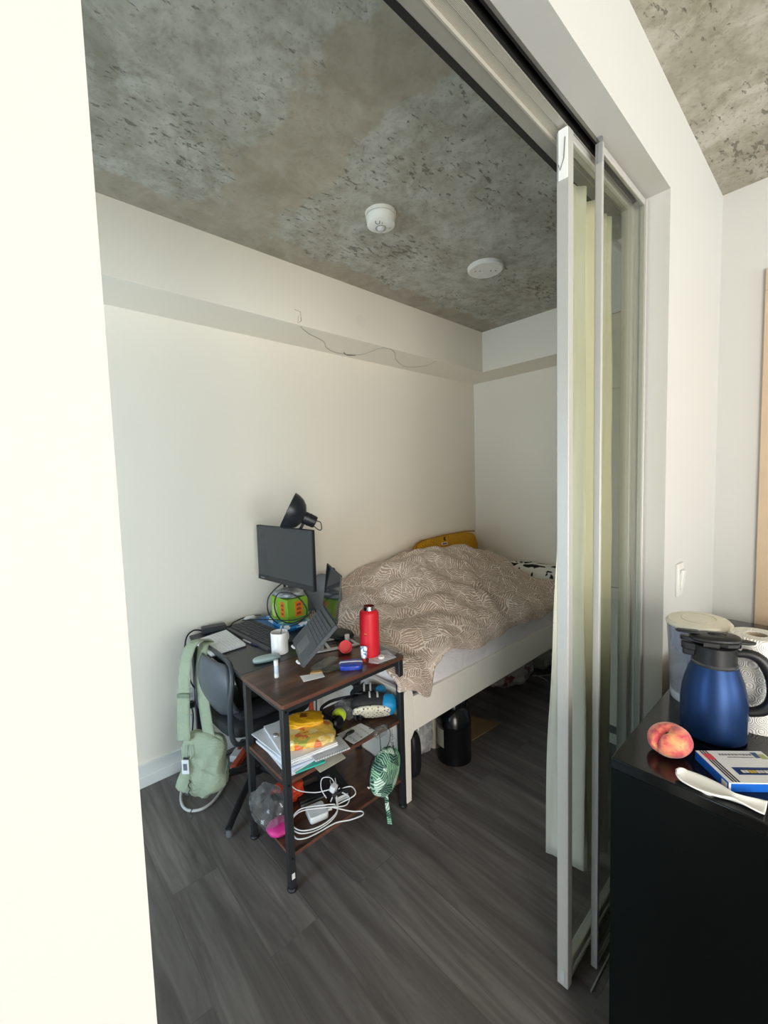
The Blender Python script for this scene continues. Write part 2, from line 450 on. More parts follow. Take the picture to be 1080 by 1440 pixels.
# partition with the wide opening
shell('wall_partition', [(-1.6, .0767, .42, .525, 0, H), (.0767, 1.655, .42, .493, 2.433, H), (1.655, 3.37, .42, .525, 0, H)], WALL2)
shell('wall_header', [(.0767, 1.655, .493, .62, 2.478, H)], WALL)
shell('wall_living_end', [(2.426, 2.56, .27, .42, 0, H), (2.426, 2.56, -.65, .27, 2.36, H), (2.426, 2.56, YB-.1, -.65, 0, H)], WALL2)
shell('wall_living_side', [(-1.7, -1.6, YB-.1, -4.6, 0, H), (-1.7, -1.6, -1.6, .525, 0, H), (-1.7, -1.6, -4.6, -1.6, 0, .08), (-1.7, -1.6, -4.6, -1.6, 2.58, H)], WALL2)
shell('wall_window', [(-1.6, -1.25, YB-.15, YB, 0, H), (2.25, 2.56, YB-.15, YB, 0, H), (-1.25, 2.25, YB-.15, YB, 2.58, H), (-1.25, 2.25, YB-.15, YB, 0, .08)], WALL2)
m = MB()
for x in (-1.25, -.1, 1.05, 2.21): m.bb(x, x+.05, YB-.1, YB-.04, .08, 2.58)
m.bb(-1.25, 2.25, YB-.1, YB-.04, .08, .13); m.bb(-1.25, 2.25, YB-.1, YB-.04, 2.53, 2.58)
struct(m.build('window_1', M('#5b5c5e', .4, .3)))
m = MB()
for y in (-4.6, -3.62, -2.63, -1.65): m.bb(-1.68, -1.63, y, y+.05, .08, 2.58)
m.bb(-1.68, -1.63, -4.6, -1.6, .08, .13); m.bb(-1.68, -1.63, -4.6, -1.6, 2.53, 2.58)
struct(m.build('fill_window_2', M('#5b5c5e', .4, .3)))  # unseen side window, added to let slanting light reach the bed
# baseboards: tall board with a stepped lower edge
def base(name, x0, x1, y0, y1, d):
    m = MB()
    if d == 'y': m.bb(x0, x1, y0-.012, y0, 0, .118); m.bb(x0, x1, y0-.018, y0-.012, 0, .055)
    else: m.bb(x0-.012, x0, y0, y1, 0, .118); m.bb(x0-.018, x0-.012, y0, y1, 0, .055)
    return struct(m.build(name, TRIMW, bevel=.002))
base('baseboard_side', -1.3, 3.37, 2.412, 0, 'y')
base('baseboard_end', 3.37, 0, .6, 2.4, 'x')
base('baseboard_living', 1.66, 2.42, .42, 0, 'y')
# jamb behind the glass
shell('trim_1', [(1.648, 1.655, .505, .54, 0, 2.43)], GREYTRIM)
# head track of the sliding doors
ridge = NT('ribbed_aluminium'); rv = ridge.coord('Object', (1, 1, 1)); rs = ridge.n('ShaderNodeSeparateXYZ'); ridge.l(rv, rs.inputs[0])
rw = ridge.math('MULTIPLY_ADD', ridge.math('SINE', ridge.math('MULTIPLY', rs.outputs[1], 2600)), .5, .5)
ridge.col(ridge.mix(rw, '#a9a69b', '#d6d4cb')); ridge.bump(rw, .4, .001); ridge = ridge.set(.42, .55)
m = MB(); m.bb(.08, 1.65, .527, .545, 2.432, 2.47); m.bb(.08, 1.65, .545, .569, 2.434, 2.47); m.bb(.08, 1.65, .569, .573, 2.424, 2.47)
trk = struct(m.build('trim_2', ridge))
m = MB(); m.bb(.08, 1.65, .573, .603, 2.425, 2.476); m.build('track_side', M('#a3a39b', .4, .35), trk)
m = MB(); m.bb(.08, 1.65, .603, .619, 2.424, 2.476); m.bb(.08, 1.65, .500, .508, 2.436, 2.476); m.bb(.08, 1.65, .52, .527, 2.436, 2.476); m.bb(.08, 1.65, .4935, .527, 2.470, 2.477); m.build('brush_seal', M('#121313', .6), trk)
m = MB(); m.bb(.08, 1.65, .4935, .500, 2.432, 2.476); m.build('track_lip', M('#8f8f8a', .35, .6), trk)

# sliding glass doors, stacked at the far end of the opening
def slider(name, x0, x1, y0, y1, z0, z1, sw, mat, rail=1):
    d = MB(); d.bb(x0, x0+sw, y0, y1, z0, z1); 
    d.bb(x1-sw, x1, y0, y1, z0, z1)
    d = struct(d.build(name, mat, bevel=.002))
    r = MB(); r.bb(x0+sw, x1-sw, y0+.004, y1-.004, z0+.038*rail, z0+.006+.060*rail); r.bb(x0+sw, x1-sw, y0+.006, y1-.006, z0, z0+.012); r.build('bottom_rail', mat, d, bevel=.003)
    r = MB(); r.bb(x0+sw, x1-sw, y0+.004, y1-.004, z1-.02, z1); r.build('top_rail', mat, d, bevel=.003)
    g = MB(); ym = (y0+y1)/2; g.bb(x0+sw, x1-sw, ym-.003, ym+.003, z0+.013, z1-.02); g.build('glass_pane', GLASS, d)
    return d
d1 = slider('door_1', 1.150, 1.645, .5185, .5515, .008, 2.424, .028, ALUP)
m = MB(); m.bb(1.1475, 1.1505, .521, .546, 2.30, 2.425); m.build('stile_cap', WHITEP, d1, bevel=.001)
m = MB(); m.tube([(1.1465, .527, 2.40), (1.146, .530, 2.35), (1.1465, .540, 2.325), (1.1465, .545, 2.34)], .0012, 6); m.build('cap_clip', M('#8d8d8a', .4, .5), d1)
m = MB(); m.bb(1.1475, 1.1505, .528, .542, .02, .06); m.build('corner_pad', M('#b5b6b6', .5), d1, bevel=.001)
d2 = slider('door_2', 1.268, 1.647, .481, .5005, .006, 2.424, .012, ALUP, 0)
m = MB(); m.tube([(1.263, .487, 2.37), (1.262, .486, 2.41), (1.262, .486, 2.43)], .008, 10); m.build('roller_cover', CLEAR, d2)
# floor guide on the threshold
shell('trim_3', [(1.2, 1.65, .470, .474, 0, .006)], ALU)

# cream hanging behind the stacked doors
m = MB()
def curt(u, v):
    z = 2.40 + (.150 - .03*u - 2.40)*v
    fl = smooth(.25, 1, v)
    x = 1.305 + .30*u + .10*(1-u)**2*fl
    y = .592 + .014*math.sin(u*17+.6) + .007*math.sin(u*41+v*3) + .115*fl*(1-smooth(0, .30, u)) + .008*mnoise.noise((u*7, v*5, 3))
    return (x, y, z)
m.grid(curt, 70, 50)
CURT = NT('cream_curtain_cloth'); cv = CURT.coord(); CURT.col(CURT.mix(CURT.noise(cv, 5, 4, .6), '#ece8dc', '#ddd7c4')); CURT.bump(CURT.noise(cv, 40, 3), .15, .004); CURT = CURT.set(.9, 0, .1)
tag(m.build('curtain', CURT, solid=.003), 'cream curtain bunched behind the stacked sliding glass doors', 'curtain')
m = MB(); m.cyl((1.42, .640, 2.410), (2.40, .640, 2.410), .009, 12)
tag(m.build('curtain_rod', M('#d8d8d4', .4)), 'slim white rod carrying the cream curtain inside the glass doors', 'curtain rod')

# fitted wardrobe beyond the glass
wd = thing('wardrobe', 'tall flush white wardrobe seen through the sliding glass doors', 'wardrobe', (2.75, .85, 0))
WARD = M('#d9d8d0', .42, 0, .03)
m = MB(); m.bb(2.446, 3.04, .63, 1.095, .10, H-.002); m.bb(2.50, 3.04, .64, 1.09, 0, .10); m.build('body', WARD, wd)
for z0, z1 in ((.145, .920), (.926, 1.975), (1.981, 2.358), (2.364, H-.004)):
    m = MB(); m.bb(2.43, 2.446, .785, 1.093, z0, z1); m.build('door', WARD, wd, bevel=.0015)
m = MB(); m.bb(2.40, 2.446, .628, .780, 0, H-.004); m.build('filler_panel', M('#a5a69f', .5, 0, .04), wd)
m = MB(); m.bb(2.432, 2.446, .79, 1.09, .10, .14); m.build('vent_strip', M('#55565a', .4), wd)

# entry door far right in the living room
d3 = MB(); d3.bb(2.422, 2.46, -.56, .18, 0.005, 2.27)
DW = NT('pale_brown_door_veneer'); DW.col(DW.ramp(DW.noise(DW.coord('Object', (9, 9, .8)), 1, 5, .6, .5), [(.3, '#a88f75'), (.7, '#bca68c')])); DW = DW.set(.5)
d3 = struct(d3.build('door_3', DW))
m = MB(); m.bb(2.412, 2.4325, .18, .2695, 0, 2.27); m.bb(2.412, 2.4325, -.6495, -.56, 0, 2.27); m.bb(2.412, 2.4325, -.6495, .2695, 2.2701, 2.3595); m.build('door_frame', M('#c2ab90', .5, 0, .08, 12), d3, bevel=.002)
m = MB(); m.cyl((2.422, -.50, 1.0), (2.37, -.50, 1.0), .01, 12); m.tube([(2.37, -.50, 1.0), (2.37, -.38, 1.0)], .009, 12); m.build('door_handle', CHROME, d3)

# wall fittings
sw = thing('light_switch', 'white double rocker light switch on the wall right of the sliding doors', 'light switch', (1.83, .42, 1.14))
m = MB(); m.box((1.832, .4155, 1.140), (.075, .009, .118)); m.build('plate', M('#d8d8d4', .3, 0, .02), sw, bevel=.002)
m = MB(); m.box((1.838, .4107, 1.140), (.040, .002, .074)); m.build('rocker_frame', M('#b9b9b5', .4, 0, .02), sw)
m = MB(); m.box((1.838, .408, 1.140), (.034, .008, .068), rx=R(6)); m.build('rocker', M('#e2e2de', .25, 0, .02), sw, bevel=.001)
ol = thing('wall_outlet', 'white wall outlet low on the wall behind the green bag', 'outlet', (.70, 2.41, .37))
m = MB(); m.box((.705, 2.4085, .372), (.075, .006, .118)); m.build('plate', WHITEP, ol, bevel=.002)
for z in (.352, .392):
    m = MB(); m.box((.705, 2.4045, z), (.030, .004, .026)); m.build('socket', M('#d4d4d2', .4), ol, bevel=.001)
pg = thing('power_plug', 'black plug pushed into the low wall outlet', 'plug', (.70, 2.38, .36))
m = MB(); m.box((.703, 2.385, .350), (.034, .034, .030)); m.build('body', BLACKP, pg, bevel=.004)
m = MB(); m.tube(seg_pts([(.703, 2.37, .345), (.70, 2.34, .30), (.69, 2.35, .18), (.71, 2.37, .06), (.78, 2.36, .01), (.9, 2.34, .008)]), .0035, 8); m.build('cord', BLACKP, pg)

# ceiling alarms
sm = thing('smoke_detector', 'round white smoke alarm on the concrete ceiling with a lens dome', 'smoke alarm', (1.36, 1.46, H))
m = MB(); m.lathe([(0, -.014), (.069, -.014), (.070, 0), (0, 0)], (1.36, 1.46, H), 44); m.build('mount_ring', M('#e2e0d6', .5), sm)
m = MB(); m.lathe([(0, -.054), (.056, -.054), (.062, -.050), (.066, -.018), (.062, -.014), (0, -.014)], (1.36, 1.46, H), 40); m.build('housing', M('#ebeae3', .4), sm)
m = MB(); m.lathe([(0, -.068), (.010, -.067), (.017, -.061), (.020, -.0535), (0, -.0535)], (1.370, 1.472, H), 28); m.build('lens_dome', M('#c9c9c4', .15), sm)
m = MB(); m.lathe([(.021, -.0555), (.025, -.0555), (.025, -.0535), (.021, -.0535)], (1.370, 1.472, H), 28); m.build('lens_ring', M('#9b9b96', .4), sm)
def letters(body, size, mtx, mat, parent, name='lettering'):
    cu = bpy.data.curves.new(name, 'FONT'); cu.body = body; cu.size = size; cu.extrude = .0003; cu.align_x = 'CENTER'; cu.align_y = 'CENTER'
    tmp = bpy.data.objects.new(name, cu); COL.objects.link(tmp)
    dg = bpy.context.evaluated_depsgraph_get(); me = bpy.data.meshes.new_from_object(tmp.evaluated_get(dg))
    bpy.data.objects.remove(tmp)
    me.transform(ROOT_INV[root_of(parent)] @ mtx); me.materials.clear(); me.materials.append(mat)
    o = bpy.data.objects.new(name, me); COL.objects.link(o); o.parent = parent; return o
INKG = M('#77776f', .6, 0, 0)
# reads the right way up from the opening, looking up
letters('U', .036, frame_m((1.331, 1.450, H-.0545), (.74, -.67, 0), (-.67, -.74, 0)), INKG, sm)
letters('2', .016, frame_m((1.349, 1.440, H-.0545), (.74, -.67, 0), (-.67, -.74, 0)), INKG, sm)
m = MB()
for k in range(3): m.box((1.394+.004*k, 1.450-.0037*k, H-.0545), (.0022, .006, .0006), rz=R(-42))
m.build('test_marks', M('#4b4b48', .6, 0, 0), sm)
co = thing('ceiling_plate', 'flat round white cover plate on the concrete ceiling near the glass doors', 'ceiling plate', (2.14, 1.44, H))
m = MB(); m.lathe([(0, -.022), (.092, -.022), (.099, -.016), (.100, 0), (0, 0)], (2.14, 1.44, H), 44); m.build('cover', M('#e4e2da', .45), co)
for a in range(4):
    q_ = (2.14+(.03+.028*(a//2))*math.cos(R(-42+180*(a % 2))), 1.44+(.03+.028*(a//2))*math.sin(R(-42+180*(a % 2))), H)
    m = MB(); m.lathe([(0, -.0232), (.0045, -.0232), (.0045, -.021), (0, -.021)], q_, 10); m.build('screw', M('#7c7a70', .5), co)
# patched circle and chipped square on the soffit, loose wire under it
m = MB(); m.tube([(1.753+.036*math.cos(2*pi*k/28), 2.0865, 2.529+.036*math.sin(2*pi*k/28)) for k in range(28)], .0011, 6, True); m.lathe([(0, 0), (.035, 0), (.035, .0012), (0, .0012)], (0, 0, 0), 28, Matrix.Translation((1.753, 2.087, 2.529)) @ Matrix.Rotation(R(90), 4, 'X'))
tag(m.build('access_cover', M('#efe8da', .75, 0, .03)), 'small round painted cover on the face of the soffit', 'cover')
m = MB(); m.tube([(1.28, 2.0862, 2.482), (1.315, 2.0862, 2.478), (1.318, 2.0862, 2.43), (1.296, 2.0862, 2.412), (1.302, 2.0862, 2.452)], .0014, 6)
tag(m.build('adhesive_strip', CHROME), 'shiny curl of leftover tape on the soffit edge', 'tape')
WIRE = M('#a8a194', .6, 0, 0)
lw = thing('loose_wire', 'thin loose wire wandering along the underside of the soffit', 'wire', (1.9, 2.25, 2.405))
m = MB(); m.tube(seg_pts([(1.32, 2.10, 2.4035), (1.42, 2.17, 2.4035), (1.56, 2.23, 2.4035), (1.66, 2.33, 2.4035), (1.78, 2.37, 2.4035), (1.92, 2.31, 2.4035), (1.93, 2.14, 2.402), (1.96, 2.095, 2.4035), (2.06, 2.12, 2.4035), (2.22, 2.26, 2.4035), (2.40, 2.34, 2.4035), (2.50, 2.24, 2.4035), (2.47, 2.10, 2.4035)], 8), .0016, 6)
m.build('strand', WIRE, lw)
m = MB(); m.tube([(1.80+.10*t_, 2.335+.03*math.sin(t_*pi), 2.4025) for t_ in [i/10 for i in range(11)]], .003, 8)
m.build('clip', M('#55524a', .5), lw)

# ------------------------------------------------------------------ bed
BEDW = M('#f6f2e8', .4, 0, .03)
bed = thing('bed', 'white bed frame along the wall behind the desk', 'bed', (2.35, 1.89, 0))
m = MB(); m.bb(1.40, 3.33, 1.372, 1.392, .335, .505); m.build('side_rail', BEDW, bed, bevel=.003)
m = MB(); m.bb(1.40, 3.33, 2.385, 2.404, .335, .505); m.build('side_rail', BEDW, bed, bevel=.003)
for y0, y1 in ((1.372, 1.412), (2.365, 2.404)):
    m = MB(); c_ = [(1.336, 0), (1.402, 0), (1.402, .335), (1.402, .505), (1.395, .515)]
    # leg with a rounded outer shoulder running up to the footboard top
    prof = [(1.336, 0), (1.372, 0), (1.376, .30), (1.402, .335), (1.402, .505), (1.396, .53), (1.385, .55), (1.365, .555), (1.345, .545), (1.336, .525)]
    m.prism([(p[0], p[1]) for p in prof], 0, y1-y0, Matrix.Translation((0, y1, 0)) @ Matrix.Rotation(R(90), 4, 'X')); lg = m.build('leg', BEDW, bed, bevel=.003)
    if y0 < 1.5:
        for z in (.40, .47):
            m = MB(); m.cyl((1.3335, 1.396, z), (1.338, 1.396, z), .0065, 14); m.build('bolt', M('#2b2b2c', .4, .5), lg)
m = MB(); m.bb(1.340, 1.366, 1.412, 2.365, .10, .545); m.build('footboard', BEDW, bed, bevel=.003)
m = MB(); m.bb(3.335, 3.366, 1.372, 2.404, .0, .60); m.build('headboard', BEDW, bed, bevel=.003)
m = MB()
for k in range(12): m.bb(1.45+.16*k, 1.53+.16*k, 1.393, 2.384, .405, .425)
m.build('slats', M('#b79d77', .6), bed)
SHEET = M('#d9d7dd', .85, 0, .03, 8, .2, .25)
SHT = NT('pale_grey_sheet'); sv = SHT.coord('Object', (5, 2, 9)); SHT.col('#e9e6ea'); SHT.bump(SHT.noise(sv, 1.6, 4, .6, 1.2), .5, .03); SHT = SHT.set(.85, 0, .15)
m = MB()
def matt(d):
    return 1+.01*mnoise.noise(d*6)
m.superbox((2.365, 1.894, .535), (.985, .506, .115), 9, None, 96, 24, matt)
tag(m.build('mattress', SHT), 'mattress in a pale grey fitted sheet on the white bed', 'mattress')
# duvet heaped towards the wall
def dz(x, y):
    z = .675 + .03*smooth(1.30, 1.7, x) + .10*smooth(2.0, 2.36, y)*(1-smooth(1.7, 2.2, x)) + .285*smooth(1.35, 2.3, x)*smooth(1.42, 2.12, y)
    z -= .10*smooth(2.6, 3.2, x)*smooth(1.45, 1.9, y) + .06*smooth(2.1, 2.36, y) 
    z += .055*smooth(1.5, 2.2, x)*math.exp(-((y-1.62)/.2)**2)*(1-smooth(2.4, 3.1, x))
    z += .040*mnoise.noise((x*3.6, y*3.6, 1)) + .026*mnoise.noise((x*7.5+y*5, y*7-x*4, 4)) + .012*abs(mnoise.noise((x*15, y*13, 7)))
    # folds running diagonally
    z += .008*math.sin((x*.8+y*1.3)*19+3*mnoise.noise((x*3, y*3, 2)))*smooth(1.4, 1.7, x) + .016*(1-abs(math.sin((x*.95-y*.75)*6.5+1.6*mnoise.noise((x*2.2, y*2.2, 5)))))**2 + .012*(1-abs(math.sin((x*.35+y*1.1)*9+2.2*mnoise.noise((x*2.5, y*2.5, 9)))))**3
    return z
def edge_z(x):
    if x < 1.50: return .62 - .145*smooth(1.28, 1.50, x)
    return .475 + .205*smooth(1.50, 1.535, x) - .06*smooth(1.58, 1.85, x) + .012*math.sin(x*9)
NU, NV = 150, 96
def duv(u, v):
    x = 1.285 + u*(3.20-1.285)
    if v < .78:
        y = 2.397 - (v/.78)*(2.397-1.385)
        z = dz(x, y)
        if y < 1.50:
            k = smooth(1.50, 1.36, y); z = z - .03*k
        xx = x
    else:
        t = (v-.78)/.22
        ztop = dz(x, 1.385)-.03*smooth(1.50, 1.36, 1.385)
        ze = min(edge_z(x), ztop-.02)
        y = 1.385 - .035*math.sin(min(1, t*1.8)*pi/2) + .010*math.sin(x*26)*t
        z = ztop + (ze-ztop)*t
        xx = x + .02*t*math.sin(x*11)*(0 if x < 1.6 else 1)
    # far right end dips to the mattress, foot end hangs slightly over the footboard
    if xx < 1.40:
        z -= .045*smooth(1.40, 1.285, xx)
    z = max(z, .655) if v < .70 else z
    # slack edge at the head: the hem runs obliquely
    if u > .86: xx += .16*(u-.86)/.14*(smooth(1.9, 1.35, y)-.55)
    return (xx, y, z)
def duv_uv(u, v):
    return (u*1.92, v*1.32)
m = MB(); m.grid(duv, NU, NV, duv_uv)
tag(m.build('duvet', duvet_mat(), solid=.022, sub=1, sharp=180), 'taupe duvet with pale line print, rumpled across the bed', 'duvet')
# mustard quilted cushion standing against the wall
QU = NT('mustard_quilted_cloth'); qv = QU.coord('Object', (34, 34, 34), (0, 0, 0)); qs = QU.n('ShaderNodeSeparateXYZ'); QU.l(qv, qs.inputs[0])
qa = QU.math('SINE', QU.math('MULTIPLY', QU.math('ADD', qs.outputs[0], qs.outputs[2]), 3.1)); qb = QU.math('SINE', QU.math('MULTIPLY', QU.math('SUBTRACT', qs.outputs[0], qs.outputs[2]), 3.1))
qh = QU.math('MULTIPLY', QU.math('ABSOLUTE', qa), QU.math('ABSOLUTE', qb))
QU.col(QU.mix(QU.math('MULTIPLY', qh, .55), '#c08712', '#eeb62a')); QU.bump(qh, .6, .012); QU = QU.set(.7, 0, .25)
pl = thing('cushion', 'mustard yellow quilted cushion standing against the wall on the bed', 'cushion', (2.93, 2.33, .80))
m = MB()
mm_ = Matrix.Translation((2.845, 2.335, .925)) @ Matrix.Rotation(R(-1.5), 4, 'Y') @ Matrix.Rotation(R(-12), 4, 'X')
m.superbox((0, 0, 0), (.405, .055, .125), 4.5, mm_, 64, 26, lambda d: 1 - .05*max(0, d.z)*abs(d.x)+.012*mnoise.noise(d*5))
m.build('cover', QU, pl)
m = MB(); m.tube([mm_ @ Vector(p) for p in ((-.40, -.02, .06), (-.37, -.012, .105), (-.30, 0, .120), (0, 0, .129), (.30, 0, .124), (.40, -.02, .112))], .006, 8); m.build('piping', M('#a8741a', .7), pl)
m = MB(); m.box(mm_ @ Vector((-.085, -.058, .06)), (.075, .003, .022), rx=R(-12)); m.build('label_patch', M('#e9e2cf', .7), pl)
m = MB(); m.box(mm_ @ Vector((-.085, -.0598, .06)), (.055, .002, .009), rx=R(-12)); m.box(mm_ @ Vector((-.07, -.054, .10)), (.02, .004, .03), rx=R(-12)); m.build('label_mark', M('#5a2f20', .7), pl)
# white pillow with black print at the head end
PW = NT('white_cloth_black_print'); pv = PW.coord('Object', (9, 9, 9)); 
pm = PW.ramp(PW.noise(pv, 1.0, 2, .4, 1.4), [(.535, (0, 0, 0, 1)), (.56, (1, 1, 1, 1))])
PW.col(PW.mix(pm, '#dedbd3', '#1d1b1a')); PW = PW.set(.85, 0, .15)
m = MB(); m.superbox((3.20, 1.74, .74), (.13, .33, .085), 3, None, 40, 20, lambda d: 1+.06*mnoise.noise(d*3))
tag(m.build('pillow', PW), 'white pillow with black print at the head of the bed', 'pillow')
m = MB(); m.superbox((3.13, 1.47, .685), (.12, .07, .03), 2.6, None, 36, 16, lambda d: 1+.25*mnoise.noise(d*3.3))
tag(m.build('garment', print_bag('black_white_knit', '#1b1a1c', '#1b1a1c', '#cfcac2', '#2a282a', 30)), 'crumpled black garment lying below the printed pillow', 'garment')
# grey rounded cushion behind the monitor, against the wall
m = MB(); m.superbox((1.50, 2.25, .80), (.10, .13, .15), 2.6, None, 32, 18, lambda d: 1+.03*mnoise.noise(d*4))
gc = tag(m.build('cushion', M('#8c939c', .9, 0, .15, 25, .1)), 'rounded blue grey cushion at the bed end behind the laptop', 'cushion')

# ------------------------------------------------------------------ desk with storage tiers
dk = thing('computer_desk', 'black steel computer desk with rustic brown top and two lower shelves', 'desk', (1.02, 1.37, 0))
TZ = .727
def board(x0, x1, y0, y1, z0, z1, r, name, mats):
    m = MB(); m.prism(rrect(x0, x1, y0, y1, r, 4), z0, z1, None)
    m.bm.faces.ensure_lookup_table()
    for f in m.bm.faces: f.normal_update()
    bmesh.ops.recalc_face_normals(m.bm, faces=m.bm.faces)
    for f in m.bm.faces: f.material_index = 0 if abs(f.normal.z) > .7 else 1
    return m.build(name, mats, dk, bevel=.0015)
board(.712, 1.342, 1.366, 1.722, TZ-.016, TZ, .012, 'tabletop', [WOOD, WOODEDGE])
board(.722, 1.332, 1.724, 2.395, TZ-.016, TZ, .004, 'side_tabletop', [DESKB, BLACKM])
board(.722, 1.325, 1.376, 1.716, .411, .425, .004, 'shelf', [WOOD, WOODEDGE])
board(.722, 1.325, 1.376, 1.716, .124, .138, .004, 'shelf', [WOOD, WOODEDGE])
FR = .026
def post(x, y, z0=.012):
    m = MB(); m.bb(x-FR/2, x+FR/2, y-FR/2, y+FR/2, z0, TZ-.016)
    lg = m.build('leg', BLACKM, dk, bevel=.002)
    f = MB(); f.lathe([(0, 0), (.019, 0), (.020, .006), (.016, .012), (.007, .014), (.007, .03), (0, .03)], (x, y, 0), 20); f.build('foot', BLACKP, lg)
    return lg
lgn = post(.726, 1.379); post(.732, 1.706); post(1.318, 1.379); post(1.318, 1.706); post(.735, 2.365); post(1.318, 2.365)
m = MB(); m.bb(.7195, .7325, 1.3645, 1.3655, .05, .072); m.build('leg_sticker', WHITEP, lgn)
for a in ((.739, 1.305, 1.370, 1.388, TZ-.034, TZ-.016), (.739, 1.305, 1.697, 1.715, TZ-.034, TZ-.016), (.719, .737, 1.392, 1.693, TZ-.034, TZ-.016), (1.309, 1.327, 1.392, 1.693, TZ-.034, TZ-.016),
          (.728, .744, 1.719, 2.352, TZ-.034, TZ-.016), (1.309, 1.327, 1.719, 2.352, TZ-.034, TZ-.016), (.748, 1.305, 2.356, 2.374, TZ-.034, TZ-.016),
          (.720, .734, 1.392, 1.693, .398, .411), (1.311, 1.325, 1.392, 1.693, .398, .411), (.720, .734, 1.392, 1.693, .111, .124), (1.311, 1.325, 1.392, 1.693, .111, .124), (.739, 1.305, 1.700, 1.714, .111, .124)):
    m = MB(); m.bb(*a); m.build('rail', BLACKM, dk, bevel=.001)
for z in (.70, .418, .131):
    m = MB(); m.cyl((.726, 1.3665, z), (.726, 1.3645, z), .0045, 12); m.build('bolt', M('#0f0f10', .3, .5), lgn)

# ------------------------------------------------------------------ chair
ch = thing('office_chair', 'black office chair with curved shell back, pulled up to the desk', 'chair', (.90, 2.02, 0))
CX, CY = .90, 2.02
for k, a in enumerate((223, 295, 7, 79, 151)):
    d = Vector((math.cos(R(a)), math.sin(R(a)), 0)); c0 = Vector((CX, CY, 0))
    m = MB(); m.tube([c0+d*.02+Vector((0, 0, .088)), c0+d*.20+Vector((0, 0, .068)), c0+d*.345+Vector((0, 0, .036))], [.019, .0165, .0145], 14)
    lg = m.build('leg', BLACKP, ch)
    m = MB(); e = c0+d*.338; m.lathe([(0, 0), (.013, .001), (.015, .008), (.012, .030), (0, .032)], (e.x, e.y, 0), 16); m.build('glide', M('#6a6b6d', .35), lg)
m = MB(); m.lathe([(0, .06), (.034, .06), (.036, .10), (.026, .115), (.026, .20), (.018, .205), (.018, .37), (.05, .375), (.05, .385), (0, .385)], (CX, CY, 0), 28); m.build('gas_column', BLACKP, ch)
m = MB(); m.superbox((.915, 2.02, .418), (.225, .225, .038), 4.5, None, 44, 18); m.build('seat', M('#202224', .75, 0, .08, 90), ch)
# shell back: concave sheet, wide in Y, bulging towards -X
def back(u, v):
    w = .190*(1-.14*(2*v-1)**4) * (1 - .10*(1-v))
    s = 2*u-1
    # rounded outline
    hh = v
    y = 2.005 + s*w*(1-.22*abs(2*hh-1)**3)
    x = .668 + .055*s*s - .030*math.sin(v*pi) + .05*(1-v)*(1-v)
    z = .475 + hh*.245 + .022*(1-s*s)*(1 if v > .5 else -1)*abs(2*v-1)
    return (x, y, z)
m = MB(); m.grid(back, 26, 18); m.build('backrest', M('#565b61', .42, 0, .05), ch, solid=.012)
half = [(.92, .150, .372), (.82, .172, .366), (.735, .192, .372), (.70, .203, .405), (.690, .205, .47), (.694, .205, .58), (.708, .200, .67), (.718, .176, .722), (.722, .13, .738), (.720, .06, .744)]
loop_ = [(x, 2.005+y, z) for x, y, z in half] + [(x, 2.005-y, z) for x, y, z in half[::-1]]
m = MB(); m.tube(seg_pts(loop_, 6), .0115, 12); m.build('tube_frame', M('#3a3e43', .3, 0, .04), ch)
# black bag on the chair seat
bg = thing('laptop_bag', 'black bag with oval emblem resting on the office chair seat', 'bag', (.93, 2.06, .455))
m = MB(); mb_ = Matrix.Translation((.93, 2.05, .575)) @ Matrix.Rotation(R(-38), 4, 'Z') @ Matrix.Rotation(R(-14), 4, 'Y')
m.superbox((0, 0, 0), (.085, .13, .115), 4, mb_, 40, 22, lambda d: 1+.03*mnoise.noise(d*4)); m.build('body', M('#17191b', .7, 0, .1, 60), bg)
m = MB(); m.lathe([(0, 0), (.030, 0), (.030, .003), (0, .004)], (0, 0, 0), 28, mb_ @ Matrix.Translation((-.083, .035, .055)) @ Matrix.Rotation(R(-90), 4, 'Y'), 1.15, .62); m.build('oval_emblem', M('#54585c', .4), bg)
m = MB(); m.tube([mb_ @ p for p in seg_pts([(-.03, -.06, .113), (-.03, -.05, .15), (-.03, .0, .158), (-.03, .05, .15), (-.03, .06, .113)])], .008, 8); m.build('handle', M('#17191b', .7), bg)
m = MB(); m.superbox((.905, 1.865, .475), (.16, .075, .022), 3, None, 32, 14, lambda d: 1+.12*mnoise.noise(d*3)); 
tag(m.build('folded_cloth', M('#23262a', .9, 0, .12, 40)), 'dark folded cloth on the chair seat beside the black bag', 'cloth')

# ------------------------------------------------------------------ sage sling bag hanging from the chair
SAGE = NT('sage_nylon'); gv = SAGE.coord(); SAGE.col(SAGE.mix(SAGE.noise(gv, 9, 3), '#a9b49c', '#98a38b')); SAGE.bump(SAGE.noise(SAGE.coord('Object', (9, 9, 16)), 1.4, 4, .6, 1.0), .6, .02); SAGE = SAGE.set(.75, 0, .2)
sb = thing('sling_bag', 'sage green sling bag hanging by its strap from the office chair back', 'bag', (.61, 1.99, .10))
bm_ = frame_m((.638, 1.985, .250), (.70, -.71, .0), (.08, .05, 1))     # local x across, y up, z towards the opening
m = MB()
def bagf(d):
    k = 1+.05*mnoise.noise(d*3)+.03*mnoise.noise(d*7+Vector((2, 0, 0)))
    return k
def shape(u):  # half width by height
    return .092+.028*smooth(.1, -.6, u)-.045*smooth(-.65, -1.0, u)
mbag = MB(); mbag.superbox((0, 0, 0), (1, 1, 1), 3.6, None, 44, 30, bagf)
